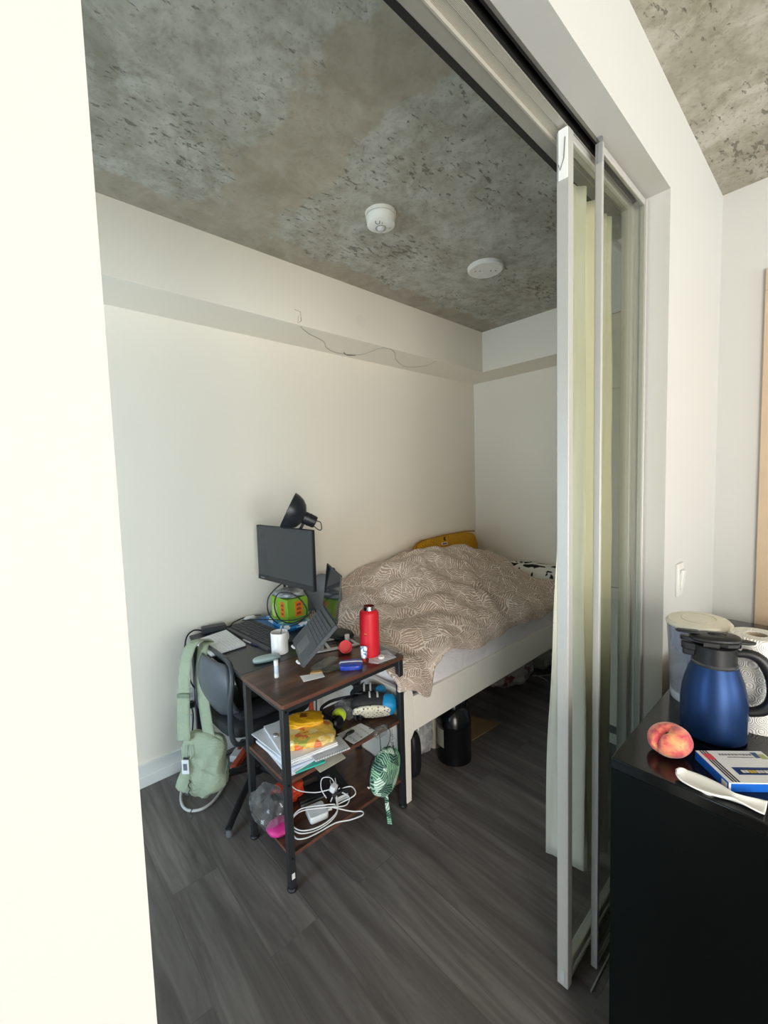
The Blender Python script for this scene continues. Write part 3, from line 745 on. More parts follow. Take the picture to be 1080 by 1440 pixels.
for v in mbag.bm.verts:
    x, y, z = v.co
    yy = y*.140 - .006*abs(math.sin(y*5+x*2.2))*(1-y)
    lean = -.018*(1-y)*.6
    v.co = bm_ @ Vector((x*shape(y)+lean+.02*max(0, y)*x, yy - .015*x*max(0, y), z*(.038+.012*(1-y)*.5) + (.006*math.sin(x*4.2+y*7+math.sin(y*3)*2)+.004*math.sin(x*9-y*5))*(1 if z > 0 else 0)*smooth(1, .3, y)))
mbag.build('pouch', SAGE, sb)
def ribbon(pts, wdir, w, t=.003):
    """flat strap along pts, width w in direction wdir"""
    P = seg_pts(pts, 6); wd = Vector(wdir).normalized(); m = MB(); n = len(P)
    def f(u, v):
        k = u*(n-1); i = min(int(k), n-2); p = P[i].lerp(P[i+1], k-i)
        ww = w[0]+(w[1]-w[0])*u if isinstance(w, tuple) else w
        return p + wd*(v-.5)*ww
    m.grid(f, (n-1)*2, 4); return m
ribbon([(.558, 2.02, .375), (.565, 2.03, .48), (.580, 2.05, .60), (.605, 2.075, .72), (.645, 2.10, .782), (.70, 2.12, .785), (.735, 2.13, .76)], (.70, -.71, 0), (.062, .048)).build('strap', SAGE, sb, solid=.004)
ribbon([(.735, 2.13, .76), (.70, 2.10, .765), (.672, 2.06, .72), (.655, 2.03, .62), (.650, 2.00, .50), (.655, 1.97, .36)], (.60, -.80, 0), (.048, .060)).build('strap', SAGE, sb, solid=.004)
m = MB(); m.box((.572, 2.036, .575), (.060, .010, .020), rz=R(-45)); m.build('strap_slider', M('#7f8c75', .6), sb, bevel=.003)
m = MB(); m.tube([bm_ @ p for p in seg_pts([(-.075, .10, .046), (-.072, .05, .052), (-.06, .0, .056), (-.058, -.06, .056), (-.085, -.11, .05)])], .0022, 6); m.tube([bm_ @ p for p in seg_pts([(-.05, .10, .047), (-.042, .06, .055), (-.05, .045, .056)])], .003, 6); m.build('zip_cord', M('#a9b09c', .6), sb)
m = MB(); m.box(bm_ @ Vector((-.068, .012, .060)), (.032, .003, .066), rz=R(-45)); m.build('paper_tag', M('#e9ebee', .6), sb)
m = MB(); m.box(bm_ @ Vector((-.068, .012, .0625)) , (.017, .002, .030), rz=R(-45)); m.build('tag_print', M('#6f747c', .6), sb)
m = MB(); m.box(bm_ @ Vector((-.064, .050, .0615)) , (.024, .003, .010), rz=R(-45)); m.build('tag_clip', M('#33362f', .6), sb)
m = MB(); m.tube([bm_ @ Vector((-.055+.006*math.sin(i*1.9), -.05-.010*i, .054-.0006*i*i*.1)) for i in range(20)], .0028, 6); m.build('drawcord', M('#46493f', .6), sb)
m = MB(); m.tube([bm_ @ Vector((.115-.025*abs(s_)**1.6*.5, .02-.05*s_, .03)) for s_ in [k/10-.2 for k in range(14)]], .0016, 6); m.build('seam', M('#76826c', .7), sb)

# ------------------------------------------------------------------ floor under the desk
og = thing('orange_floor_stand', 'orange red metal stand on the floor under the desk', 'stand', (1.0, 2.25, 0))
ORG = M('#c4472a', .4, 0, .08)
m = MB(); m.box((.915, 2.245, .028), (.215, .034, .030), rz=R(42)); m.build('foot_bar', ORG, og, bevel=.004)
m = MB(); m.box((1.07, 2.20, .02), (.42, .03, .024), rz=R(-32)); m.build('cross_bar', ORG, og, bevel=.004)
m = MB(); m.cyl((1.262, 2.06, .0), (1.252, 2.06, .62), .0145, 16); m.build('upright', ORG, og)
m = MB(); m.tube(seg_pts([(1.285, 2.05, .60), (1.29, 2.05, .45), (1.285, 2.05, .2), (1.27, 2.06, .03)]), .004, 8); m.build('cable', BLACKP, og)
ps = thing('power_strip', 'grey power strip with red switch lying under the desk', 'power strip', (.97, 2.30, 0))
m = MB(); m.box((.945, 2.318, .022), (.20, .055, .036), rz=R(42)); m.build('body', M('#c4c5c6', .45), ps, bevel=.006)
m = MB(); m.box((.925, 2.300, .041), (.026, .018, .006), rz=R(42)); m.build('switch', M('#a12322', .3), ps, bevel=.001)
m = MB()
for k in (0, 1, 2): m.box((.955+.028*k, 2.327+.025*k, .0405), (.016, .02, .002), rz=R(42))
m.build('sockets', M('#4d4e50', .5), ps)
m = MB(); m.tube(seg_pts([(.88, 2.255, .02), (.80, 2.16, .012), (.70, 2.05, .012), (.62, 2.02, .012), (.565, 2.06, .012), (.56, 2.14, .012), (.60, 2.25, .012), (.66, 2.34, .02), (.69, 2.365, .10), (.70, 2.37, .30)]), .0065, 10); m.build('cord', M('#c9cac6', .5), ps)

# ------------------------------------------------------------------ things on the desk
mon = thing('monitor', 'black flat monitor switched off on the desk, turned to the chair', 'monitor', (1.23, 2.2, TZ))
fm = frame_m((1.143, 2.095, 1.136), (.0809, -.9967, -.004), (0, 0, 1))  # x to the near side, y up, z faces the chair (-X)
m = MB(); m.prism(rrect(-.265, .265, -.160, .160, .005, 3), -.020, -.001, fm); m.build('housing', BLACKP, mon, bevel=.002)
m = MB(); m.prism(rrect(-.261, .261, -.132, .156, .003, 3), -.0015, .0004, fm); m.build('screen', M('#2e3236', .22, 0, .02, 20, .5), mon)
m = MB(); m.prism([(-.264, -.159), (.264, -.159), (.264, -.133), (-.264, -.133)], -.0015, .0012, fm); m.build('chin', M('#1f2123', .5), mon)
m = MB(); m.prism([(-.235, -.149), (-.195, -.149), (-.195, -.144), (-.235, -.144)], .0012, .0016, fm); m.build('badge', M('#8b8f93', .4), mon)
m = MB(); m.box((1.19, 2.125, 1.09), (.07, .12, .11), rz=R(4.6)); m.tube([(1.20, 2.15, 1.07), (1.25, 2.22, 1.06), (1.283, 2.262, 1.05)], .02, 12); m.build('stand_arm', BLACKP, mon, bevel=.004)
m = MB(); m.box((1.287, 2.27, .90), (.022, .055, .34)); m.build('stand_post', BLACKP, mon, bevel=.004)
m = MB(); m.prism(rrect(1.235, 1.328, 2.245, 2.385, .02), TZ, TZ+.010); m.build('stand_base', BLACKP, mon, bevel=.003)

dl = thing('desk_lamp', 'black bell shaped desk lamp on an arm behind the monitor', 'lamp', (1.31, 2.37, TZ))
ax = Vector((-.738*31, .674*31, 16)).normalized() + Vector((-.10, -.12, 0)); ax.normalize()
lo = Vector((1.128, 1.995, 1.395))
lm = axis_m(lo, -ax)      # +z runs from the mouth to the cap
LB = M('#22252a', .32, 0, .03, 60, .5)
m = MB(); m.lathe([(.100, 0), (.101, .002), (.097, .026), (.085, .054), (.064, .078), (.040, .090), (.034, .093), (.033, .091), (.060, .074), (.081, .051), (.094, .024), (.0985, .002)], n=48, m=lm); m.build('shade', LB, dl)
m = MB(); m.lathe([(.033, .086), (.034, .10), (.033, .150), (.030, .160), (.0, .164)], n=32, m=lm); sock = m.build('socket', M('#1c1e21', .4), dl)
m = MB()
for k in range(12):
    a = 2*pi*k/12; m.box(lm @ Vector((.0335*math.cos(a), .0335*math.sin(a), .122)), (.004, .004, .004))
m.build('vent_slots', M('#090a0a', .7), sock)
m = MB(); m.ell((0, 0, .045), (.028, .028, .036), lm, 20, 12); m.build('bulb', M('#efeeea', .3), dl)
e0 = lm @ Vector((.0, .0, .164))
xl = lm.to_3x3() @ Vector((1, 0, 0)); zl = lm.to_3x3() @ Vector((0, 0, 1)); dn = Vector((0, 0, -1))
m = MB(); m.tube(seg_pts([e0+dn*.02-zl*.02, e0+zl*.012+dn*.032, e0+zl*.030+dn*.020, e0+zl*.026+Vector((0, 0, .012)), e0+zl*.004+Vector((0, 0, .012))]), .0028, 8); m.build('cord_loop', M('#55585c', .3, .5), dl)
kj = lm @ Vector((0, 0, .105))
m = MB(); m.tube([kj, kj+Vector((-.02, .02, -.05)), (1.185, 2.13, 1.22), (1.235, 2.30, 1.06)], .008, 10); m.tube([(1.235, 2.30, 1.06), (1.318, 2.372, .74)], .008, 10); m.build('arm', LB, dl)
m = MB(); m.box((1.318, 2.372, .727), (.024, .036, .06)); m.build('clamp', LB, dl, bevel=.003)

# laptop on its stand
lp = thing('laptop', 'open black laptop tilted steeply on a silver stand', 'laptop', (1.0, 1.6, .80))
ka = R(-114)
wdir = Vector((math.cos(ka), math.sin(ka), 0))            # along the hinge, far to near
fd = Vector((-wdir.y, wdir.x, 0))                           # horizontally from front edge to hinge
fd = fd if fd.x > 0 else -fd
hinge = Vector((1.080, 1.575, .932)); front = hinge - fd*.150 - Vector((0, 0, .152))
up = (hinge-front).normalized()
dm = frame_m((hinge+front)/2, wdir, up)
if (dm.to_3x3() @ Vector((0, 0, 1))).z < 0: dm = frame_m((hinge+front)/2, -wdir, up)
sgn = 1 if (dm.to_3x3() @ Vector((1, 0, 0))).dot(wdir) > 0 else -1
m = MB(); m.prism(rrect(-.157, .157, -.108, .108, .008, 4), -.008, .008, dm); m.build('base', M('#44474c', .5, 0, .05), lp, bevel=.002)
m = MB(); m.prism(rrect(-.142, .142, -.020, .088, .003, 2), .008, .0084, dm); kb = m.build('keyboard_well', M('#17181a', .6), lp)
m = MB()
for r_ in range(6):
    for c_ in range(14):
        if r_ == 0 and 4 <= c_ <= 8 and c_ != 4: continue
        w_ = .0168; x_ = -.131+c_*.0202; y_ = -.012+r_*.0175
        if r_ == 0 and c_ == 4: x_ += .0404; w_ = .097
        T0 = m.T; m.T = dm @ Matrix.Translation((x_, y_, .0094)); m.box((0, 0, 0), (w_, .0142, .0016)); m.T = T0
m.build('keys', M('#4a4e54', .5, 0, .03), lp)
m = MB(); m.prism(rrect(-.055, .055, -.098, -.030, .004, 3), .008, .0086, dm); m.build('trackpad', M('#565a5f', .35), lp)
m = MB(); m.prism([(.09*sgn, -.098), (.13*sgn, -.098), (.13*sgn, -.092), (.09*sgn, -.092)], .008, .0084, dm); m.build('badge', M('#0f1011', .3), lp)
su = (Vector((1.081, 1.532, 1.152))-Vector((1.06, 1.54, .948))).normalized()
su = (su + fd*.02).normalized()
sm_ = frame_m(hinge+su*.108, wdir, su)
nrm = sm_.to_3x3() @ Vector((0, 0, 1))
zs = 1 if nrm.dot(fd) < 0 else -1
m = MB(); m.prism(rrect(-.157, .157, -.104, .104, .007, 4), -.003, .003, sm_); m.build('screen_lid', M('#1c1e21', .4), lp, bevel=.0012)
m = MB(); m.prism(rrect(-.151, .151, -.090, .098, .002, 2), .003*zs if zs > 0 else -.0036, .0036 if zs > 0 else -.003, sm_); m.build('screen', M('#15191c', .08, 0, 0, 10, .6), lp)
m = MB(); m.box(sm_ @ Vector((0, .105, 0)), (.03, .006, .006), rz=ka); m.build('camera_bump', BLACKP, lp, bevel=.001)
m = MB(); m.cyl(hinge-wdir*.13, hinge+wdir*.13, .008, 12); m.build('hinge', BLACKP, lp)

ls = thing('laptop_stand', 'silver folding stand under the black laptop', 'laptop stand', (1.12, 1.62, TZ))
SIL = M('#c3c6c8', .35, .4, .03)
dz_ = dm.to_3x3() @ Vector((0, 0, 1))
A0, A1 = Vector((1.030, 1.700, TZ+.006)), Vector((1.275, 1.615, TZ+.006)); B0, B1 = Vector((1.085, 1.815, TZ+.006)), Vector((1.300, 1.740, TZ+.006))
for p0, p1, sd in ((A0, A1, 1), (B0, B1, -1)):
    m = MB(); q = (p1-p0).normalized(); m.box((p0+p1)/2, ((p1-p0).length, .022, .006), rz=math.atan2(q.y, q.x)); m.build('foot_rail', SIL, ls, bevel=.001)
    o_ = wdir*(.090*sd)
    m = MB(); m.tube([p0.lerp(p1, .28)+Vector((0, 0, .004)), front+o_+up*.120-dz_*.016], .0075, 10); m.build('support_arm', SIL, ls)
    m = MB(); m.tube([front+o_+up*.01-dz_*.0145, front+o_+up*.17-dz_*.0145], .006, 10); m.build('tray_bar', SIL, ls)
    m = MB(); m.tube(seg_pts([front+o_-dz_*.0145, front+o_-up*.010, front+o_-up*.008+dz_*.014]), .0055, 10); m.build('hook', M('#eceeee', .4), ls)
m = MB()
for t_ in (.42, .95): 
    a_, b_ = A0.lerp(A1, t_), B0.lerp(B1, t_); q = (b_-a_).normalized(); m = MB(); m.box((a_+b_)/2+Vector((0, 0, .001)), ((b_-a_).length, .014, .006), rz=math.atan2(q.y, q.x)); m.build('cross_bar', SIL, ls)

# wired keyboard
ky = thing('keyboard', 'large black keyboard lying on the desk behind the white mug', 'keyboard', (.99, 2.09, TZ))
km = frame_m((.985, 2.105, TZ+.014), (.045, -.999, 0), (.999, .045, .12))
m = MB(); m.prism(rrect(-.225, .225, -.078, .078, .006, 3), -.010, .006, km); m.build('case', M('#4a4d51', .5), ky, bevel=.003)
m = MB()
for r_ in range(6):
    for c_ in range(18):
        if r_ == 0 and 4 <= c_ <= 8 and c_ != 6: continue
        w_ = .0205 if not (r_ == 0 and c_ == 6) else .11
        T0 = m.T; m.T = km @ Matrix.Translation((-.206+c_*.0242, -.046+r_*.0212, .0085)); m.box((0, 0, 0), (w_, .0180, .005)); m.T = T0
m.build('keys', M('#3b3e43', .5, 0, .04), ky, bevel=.001)
m = MB(); m.prism(rrect(-.2195, .2195, -.060, .073, .003, 2), .006, .0064, km); m.build('key_bed', M('#141517', .6), ky)

nb = thing('notebook', 'open white notebook with faint writing hanging over the desk corner', 'notebook', (.78, 2.14, TZ))
nq = [(.700, 2.252), (.694, 2.004), (.870, 2.014), (.884, 2.292)]
m = MB(); m.prism(nq[::-1], TZ+.0045, TZ+.017); m.build('pages', ink_paper('written_page', '#e8e9ec', '#c3c4cb', 120, 0), nb, bevel=.001)
m = MB(); m.prism([(.697, 2.256), (.690, 2.000), (.872, 2.011), (.887, 2.296)][::-1], TZ+.0005, TZ+.004); m.build('cover', M('#3a3c40', .6), nb)
ad = thing('power_adapter', 'black brick power adapter behind the notebook at the wall', 'power adapter', (.835, 2.35, TZ))
m = MB(); m.box((.840, 2.352, TZ+.021), (.125, .055, .032), rz=R(-12)); m.build('body', M('#2a2c2e', .45), ad, bevel=.004)
m = MB(); m.tube(seg_pts([(.78, 2.37, TZ+.02), (.74, 2.385, TZ+.025), (.70, 2.38, TZ-.01), (.685, 2.36, TZ-.12), (.70, 2.33, TZ-.24), (.76, 2.34, TZ-.33)]), .0042, 8); m.tube(seg_pts([(.90, 2.34, TZ+.015), (.93, 2.35, TZ+.008), (.96, 2.37, TZ+.02), (1.05, 2.385, TZ+.03), (1.12, 2.35, TZ+.03)]), .003, 8); m.build('cord', BLACKP, ad)
pen = thing('pen', 'silver and dark blue pen beside the white notebook', 'pen', (.9, 2.03, TZ))
m = MB(); m.cyl((.897, 2.10, TZ+.0055), (.903, 2.02, TZ+.0055), .005, 12); m.build('barrel', M('#c9ccd2', .35), pen)
m = MB(); m.tube([(.903, 2.02, TZ+.0055), (.906, 1.985, TZ+.0055), (.908, 1.965, TZ+.0055)], [.0055, .0055, .002], 12); m.build('cap', M('#2a2c52', .4), pen)

mg = thing('mug', 'white ceramic mug with a utensil on the black desk top', 'mug', (.955, 1.826, TZ))
m = MB(); m.lathe([(0, .0), (.036, .0), (.040, .003), (.0405, .10), (.0395, .1015), (.0375, .10), (.037, .008), (0, .006)], (.955, 1.822, TZ), 44); m.build('body', WHITEG, mg)
m = MB(); m.tube(seg_pts([(.990, 1.842, TZ+.08), (1.015, 1.852, TZ+.075), (1.018, 1.854, TZ+.045), (.992, 1.842, TZ+.028)]), .005, 10); m.build('handle', WHITEG, mg)
m = MB(); m.lathe([(0, .045), (.0368, .045)], (.955, 1.822, TZ), 32); m.build('drink', M('#4a3a2e', .15), mg)
st = thing('teaspoon', 'dark metal teaspoon standing in the white mug', 'spoon', (.955, 1.826, TZ+.05))
m = MB(); m.tube([(.945, 1.815, TZ+.02), (.975, 1.835, TZ+.105), (.988, 1.842, TZ+.125)], [.003, .0028, .0045], 8); m.build('handle', M('#77706a', .3, .7), st)
ec = thing('eyeglass_case', 'pale teal oval case on the desk seam near the mug', 'case', (.865, 1.77, TZ))
em_ = Matrix.Translation((.862, 1.775, TZ+.014)) @ Matrix.Rotation(R(-14), 4, 'Z')
m = MB(); m.superbox((0, 0, 0), (.062, .026, .013), 2.8, em_, 36, 14); m.build('body', M('#a3b5b4', .35), ec)
m = MB(); m.superbox((0, 0, -.004), (.0625, .0265, .008), 3, em_, 36, 10); m.build('lower_rim', M('#6f8583', .4), ec)
lb = thing('lip_balm', 'white lip balm tube standing near the desk corner', 'lip balm', (.815, 1.595, TZ))
m = MB(); m.lathe([(0, 0), (.0095, 0), (.0098, .016), (0, .016)], (.815, 1.595, TZ), 22); m.build('base', WHITEG, lb)
m = MB(); m.lathe([(0, .016), (.0090, .016), (.0090, .052), (0, .052)], (.815, 1.595, TZ), 22); m.build('tube', M('#cfdde6', .35), lb)
m = MB(); m.lathe([(0, .052), (.0096, .052), (.0096, .072), (.0085, .0735), (0, .0735)], (.815, 1.595, TZ), 22); m.build('cap', WHITEG, lb)

rb = thing('water_bottle', 'tall red steel water bottle without its lid', 'bottle', (1.238, 1.487, TZ))
BX, BY = 1.238, 1.487
m = MB(); m.lathe([(0, 0), (.042, 0), (.045, .003), (.045, .190), (.0435, .202), (.036, .212), (.0285, .215), (.0285, .213), (0, .2)], (BX, BY, TZ), 48); m.build('body', M('#e02434', .42, 0, .03, 80, .4), rb)
m = MB(); m.lathe([(.0270, .21), (.0285, .214), (.0275, .216), (.0282, .221), (.0270, .224), (.0275, .229), (.0265, .232), (.0250, .232), (.0245, .15), (0, .1)], (BX, BY, TZ), 40); m.build('steel_neck', CHROME, rb)
for z_, ln in ((.112, .011), (.104, .007)):
    m = MB()
    for k in range(8):
        a = R(196+k*2.4*ln/.011); a2 = R(196+(k+1)*2.4*ln/.011)
        m.quad([(BX+.0456*math.cos(a), BY+.0456*math.sin(a), TZ+z_+.003), (BX+.0456*math.cos(a2), BY+.0456*math.sin(a2), TZ+z_+.003), (BX+.0456*math.cos(a2), BY+.0456*math.sin(a2), TZ+z_), (BX+.0456*math.cos(a), BY+.0456*math.sin(a), TZ+z_)], .0001)
    m.build('printed_mark', M('#e8c64a' if z_ > .11 else '#2a1417', .4), rb)
rc = thing('bottle_lid', 'red screw lid with a carrying loop, lying beside the red bottle', 'lid', (1.165, 1.595, TZ))
lc = axis_m((1.168, 1.585, TZ+.031), (-.45, -.80, .30))
RED = M('#dc2231', .45, 0, .03, 80, .4)
m = MB(); m.lathe([(0, -.006), (.029, -.006), (.030, -.004), (.030, .022), (.026, .022), (.026, 0), (0, 0)], m=lc @ Matrix.Translation((0, 0, -.012)), n=32); m.build('cap', RED, rc)
m = MB(); P_ = seg_pts([lc @ Vector(p) for p in ((-.028, 0, -.018), (-.024, 0, -.045), (0, 0, -.056), (.024, 0, -.045), (.028, 0, -.018))])
m.tube(P_, .0075, 10); m.build('loop', RED, rc)
wc = thing('small_white_bottle', 'small white capped vial behind the red bottle lid', 'vial', (1.235, 1.675, TZ))
m = MB(); m.lathe([(0, 0), (.011, 0), (.011, .03), (0, .03)], (1.236, 1.66, TZ), 20); m.build('body', M('#d5d8d6', .3), wc)
m = MB(); m.lathe([(0, .03), (.012, .03), (.012, .052), (0, .053)], (1.236, 1.66, TZ), 20); m.build('cap', WHITEG, wc)
tp = thing('ointment_tube', 'small white and blue tube standing on its cap before the red bottle', 'tube', (1.17, 1.47, TZ))
tx, ty = 1.172, 1.452
m = MB(); m.lathe([(0, 0), (.008, 0), (.008, .016), (0, .016)], (tx, ty, TZ), 18); m.build('cap', M('#c23a3a', .4), tp)
m = MB()
def tubef(u, v):
    a = 2*pi*u; k = v
    return (tx+.0125*math.cos(a)*(1+.25*k), ty+.0115*math.sin(a)*(1-k*.93)*1.0, TZ+.016+.052*k)
TB = NT('tube_print'); tv = TB.coord(); TB.col(TB.ramp(TB.noise(tv, 90, 1), [(.45, '#e9ecef'), (.55, '#5a7fb5')])); TB = TB.set(.35)
m.T = Matrix.Translation((tx, ty, 0)) @ Matrix.Rotation(R(-42), 4, 'Z') @ Matrix.Translation((-tx, -ty, 0)); m.grid(tubef, 20, 6); m.build('sleeve', TB, tp)

def sheet(name, label, cat, pts, mat, z, t=.001, group=None):
    m = MB(); m.quad([(p[0], p[1], z+t) for p in pts], t)
    return tag(m.build(name, mat), label, cat, group)
sheet('paper_card', 'blank white card lying near the front edge of the brown desk top', 'card', [(.888, 1.531), (.871, 1.475), (.958, 1.452), (.972, 1.491)], PAPER, TZ, .0015)
m = MB(); m.prism([(.925, 1.512), (.985, 1.478), (.995, 1.490), (.945, 1.530)], TZ+.002, TZ+.007)
tag(m.build('wooden_piece', M('#c79f63', .6, 0, .1, 50), bevel=.002), 'small light wooden piece beside the blank white card', 'wooden piece')
bp_ = thing('tissue_packet', 'blue and white plastic packet on the desk front edge', 'packet', (1.09, 1.45, TZ))
pm_ = Matrix.Translation((1.092, 1.445, TZ+.011)) @ Matrix.Rotation(R(-38), 4, 'Z')
m = MB(); m.superbox((0, 0, 0), (.050, .040, .013), 5, pm_, 36, 12, lambda d: 1+.05*mnoise.noise(d*4)); m.build('wrap', print_bag('blue_wrap', '#1e3fa8', '#2347b8', '#183590', '#1e3fa8', 20), bp_)
m = MB(); m.superbox((0, .004, .0045), (.0505, .007, .0105), 5, pm_, 30, 10); m.build('white_band', M('#e3e6f2', .35), bp_)
m = MB(); m.superbox((0, .034, -.003), (.048, .028, .006), 3, pm_, 30, 10, lambda d: 1+.08*mnoise.noise(d*6)); m.build('clear_end', POLY, bp_)
def crumple(name, label, cat, c, rad, rz, mat, seed=1, amp=.22, p=3, group=None, tilt=0):
    mm = Matrix.Translation(c) @ Matrix.Rotation(rz, 4, 'Z') @ Matrix.Rotation(tilt, 4, 'X')
    m = MB(); m.superbox((0, 0, 0), rad, p, mm, 44, 22, lambda d: 1+amp*mnoise.noise(d*2.6+Vector((seed, 0, 0)))+amp*.7*abs(mnoise.noise(d*6.5+Vector((0, seed, 0)))))
    return tag(m.build(name, mat, sharp=22), label, cat, group)
crumple('clear_wrapper', 'crumpled clear wrapper between the laptop and blue packet', 'wrapper', (1.025, 1.545, TZ+.008), (.070, .028, .008), R(15), POLY, 2)
crumple('olive_wrapper', 'dark olive plastic sleeve lying left of the blue packet', 'wrapper', (1.025, 1.485, TZ+.006), (.050, .022, .006), R(-5), M('#4a4f42', .35, 0, .3, 60), 5)
sheet('receipt', 'white paper slip under the red bottle at the desk corner', 'paper', [(1.175, 1.425), (1.195, 1.385), (1.300, 1.378), (1.325, 1.47), (1.24, 1.50)], ink_paper('receipt_print', '#e9eaee', '#b9bcc6', 90, 0), TZ, .0012)
crumple('clear_bag', 'crinkled clear plastic bag at the desk corner beside the red bottle', 'plastic bag', (1.305, 1.462, TZ+.012), (.032, .07, .012), R(8), POLY, 3, .25)
m = MB(); m.lathe([(.009, 0), (.0145, 0), (.0145, .011), (.009, .011), (.009, 0)], (1.245, 1.418, TZ+.0015), 28)
tag(m.build('tape_roll', WHITEG), 'small white ring on the paper slip before the red bottle', 'ring')
crumple('dark_pouch', 'flat black pouch at the back of the desk behind the laptop stand', 'pouch', (1.27, 1.775, TZ+.018), (.055, .075, .018), R(10), BLACKP, 4, .12)

# green carton on blue books beneath the monitor
BLUE = M('#1b6fb3', .4, 0, .08)
bk = thing('blue_folder', 'bright blue folder lying flat, lowest under the green carton', 'folder', (1.17, 2.2, TZ))
m = MB(); m.box((1.165, 2.20, TZ+.009), (.20, .31, .018), rz=R(8)); m.build('cover', BLUE, bk, bevel=.002)
m = MB(); m.box((1.162, 2.20, TZ+.009), (.201, .30, .010), rz=R(8)); m.build('pages', PAPER, bk)
bk2 = thing('blue_booklet', 'blue and white booklet right under the green carton', 'booklet', (1.18, 2.17, TZ+.018))
BWP = NT('blue_white_print'); BWP.col(BWP.ramp(BWP.noise(BWP.coord(), 16, 2, .5, 1), [(.46, '#2a86c6'), (.52, '#dfe7ee')], 'CONSTANT')); BWP = BWP.set(.35)
m = MB(); m.box((1.185, 2.145, TZ+.030), (.17, .25, .022), rz=R(-6)); m.build('cover', BWP, bk2, bevel=.002)
bx = thing('green_carton', 'lime green carton with orange labels under the monitor', 'carton', (1.195, 2.14, TZ+.045))
GRN = M('#7fae2a', .45, 0, .1, 20)
gz0 = TZ+.041; gc_ = Matrix.Translation((1.195, 2.142, gz0)) @ Matrix.Rotation(R(3), 4, 'Z')
m = MB(); m.T = gc_; m.box((0, 0, .065), (.135, .17, .13)); m.build('box', GRN, bx, bevel=.002)
m = MB(); m.T = gc_; m.box((-.068, -.035, .070), (.001, .04, .085)); m.build('orange_label', M('#d9742a', .45), bx)
m = MB(); m.T = gc_; m.box((.005, -.0855, .070), (.05, .001, .085)); m.build('orange_label', M('#d9742a', .45), bx)
m = MB(); m.T = gc_
for k in range(3):
    m.box((-.0687, -.035, .045+.024*k), (.0006, .022, .013)); m.box((.005, -.0862, .045+.024*k), (.028, .0006, .013))
m.build('label_mark', M('#8d3f1a', .5), bx)
m = MB(); m.T = gc_; m.ell((-.0683, .048, .055), (.0008, .026, .040)); m.build('leaf_picture', M('#b8c77c', .5), bx)
crumple('grey_bag', 'crumpled grey clear bag heaped on the green carton', 'plastic bag', (1.185, 2.135, gz0+.149), (.065, .082, .019), R(5), print_bag('grey_foil', '#8f9498', '#b5babd', '#777c80', '#a3a8ab', 40), 6, .2)
cb = thing('black_cable', 'tangle of black cable looping in front of the green carton', 'cable', (1.1, 2.05, TZ))
CC = [(1.19, 2.14, .99), (1.115, 2.14, .955), (1.075, 2.16, .90), (1.07, 2.15, .82), (1.10, 2.10, .765), (1.13, 2.02, .765), (1.19, 1.98, .80), (1.20, 1.97, .86), (1.16, 2.02, .93), (1.10, 2.08, .94), (1.07, 2.08, .88), (1.08, 2.05, .81), (1.12, 1.99, .79), (1.19, 1.95, .82), (1.22, 1.94, .86)]
m = MB(); m.tube(seg_pts(CC, 8), .0036, 8); m.build('loop', BLACKP, cb)
m = MB(); m.tube(seg_pts([(1.00, 2.34, .755), (1.04, 2.28, .765), (1.08, 2.12, .79), (1.14, 2.00, .80), (1.22, 1.93, .84)], 8), .003, 8); m.tube(seg_pts([(1.20, 2.02, .985), (1.20, 1.97, .94), (1.21, 1.90, .86), (1.18, 1.80, .84)], 8), .0036, 8); m.build('lead', BLACKP, cb)
m = MB(); m.superbox((1.06, 2.372, TZ+.018), (.035, .022, .017), 3, None, 24, 12)
tag(m.build('white_charger', WHITEP), 'small white charger block behind the keyboard at the wall', 'charger')

# ------------------------------------------------------------------ middle shelf
SZ = .425
rnd = random.Random(3)
z = SZ
SHEETS = [('grey_white', '#dfe2ea'), ('white', '#eceef2'), ('white2', '#e4e6ec')]
names = ['lowest sheet in the paper pile on the middle shelf', 'thick bundle of white pages low in the paper pile', 'pale blue bundle of pages in the paper pile',
         'fanned white bundle of pages in the middle of the pile', 'skewed white sheets near the top of the paper pile', 'topmost white pages under the orange snack bags']
for k, (nm, th) in enumerate(zip(names, (.006, .012, .008, .012, .009, .010))):
    a = R((-4, 3, -9, -14, 4, -10)[k]); dx, dy = ((-.004, 0), (0, .004), (.012, -.004), (.012, .008), (-.012, .016), (.006, -.006))[k]
    t_ = thing('paper_bundle', nm, 'paper', (.865+dx, 1.535+dy, z), a, 'paper pile on the middle shelf')
    m = MB(); n_ = max(2, int(th/.003))
    for i in range(n_):
        m.box((rnd.uniform(-.004, .004), rnd.uniform(-.004, .004), th*(i+.5)/n_), (.212, .292, th/n_*.96), rz=rnd.uniform(-.02, .02))
    m.build('pages', M(('#dcdfe8', '#eef0f4', '#cfd9ee', '#eceef3', '#e6e8ee', '#eff0f4')[k], .8, 0, .05, 15), t_, world=False)
    z += th
m = MB(); m.box((.872, 1.530, SZ+.0175), (.215, .296, .0035), rz=R(6)); 
z0p = z
sk = crumple('snack_bag', 'large orange and cream printed snack bag on the paper pile', 'snack bag', (.888, 1.475, z0p+.016), (.100, .078, .018), R(-30), print_bag('orange_snack_print', '#f0c25a', '#f3e2a6', '#dc6a40', '#aab65c', 34), 7, .10, 4)
crumple('yellow_snack_bag', 'folded mustard yellow snack bag on top of the orange one', 'snack bag', (.915, 1.545, z0p+.040), (.070, .050, .014), R(-28), print_bag('yellow_snack_print', '#dda31c', '#dda31c', '#c98d12', '#6e2d18', 26), 9, .12, 4)
m = MB(); m.superbox((.792, 1.585, z0p+.006), (.012, .014, .007), 2.2, None, 20, 12)
tag(m.build('crumpled_foil', M('#cfd1d6', .25, .6, .1)), 'small crumpled silver foil on the white paper pile', 'foil')
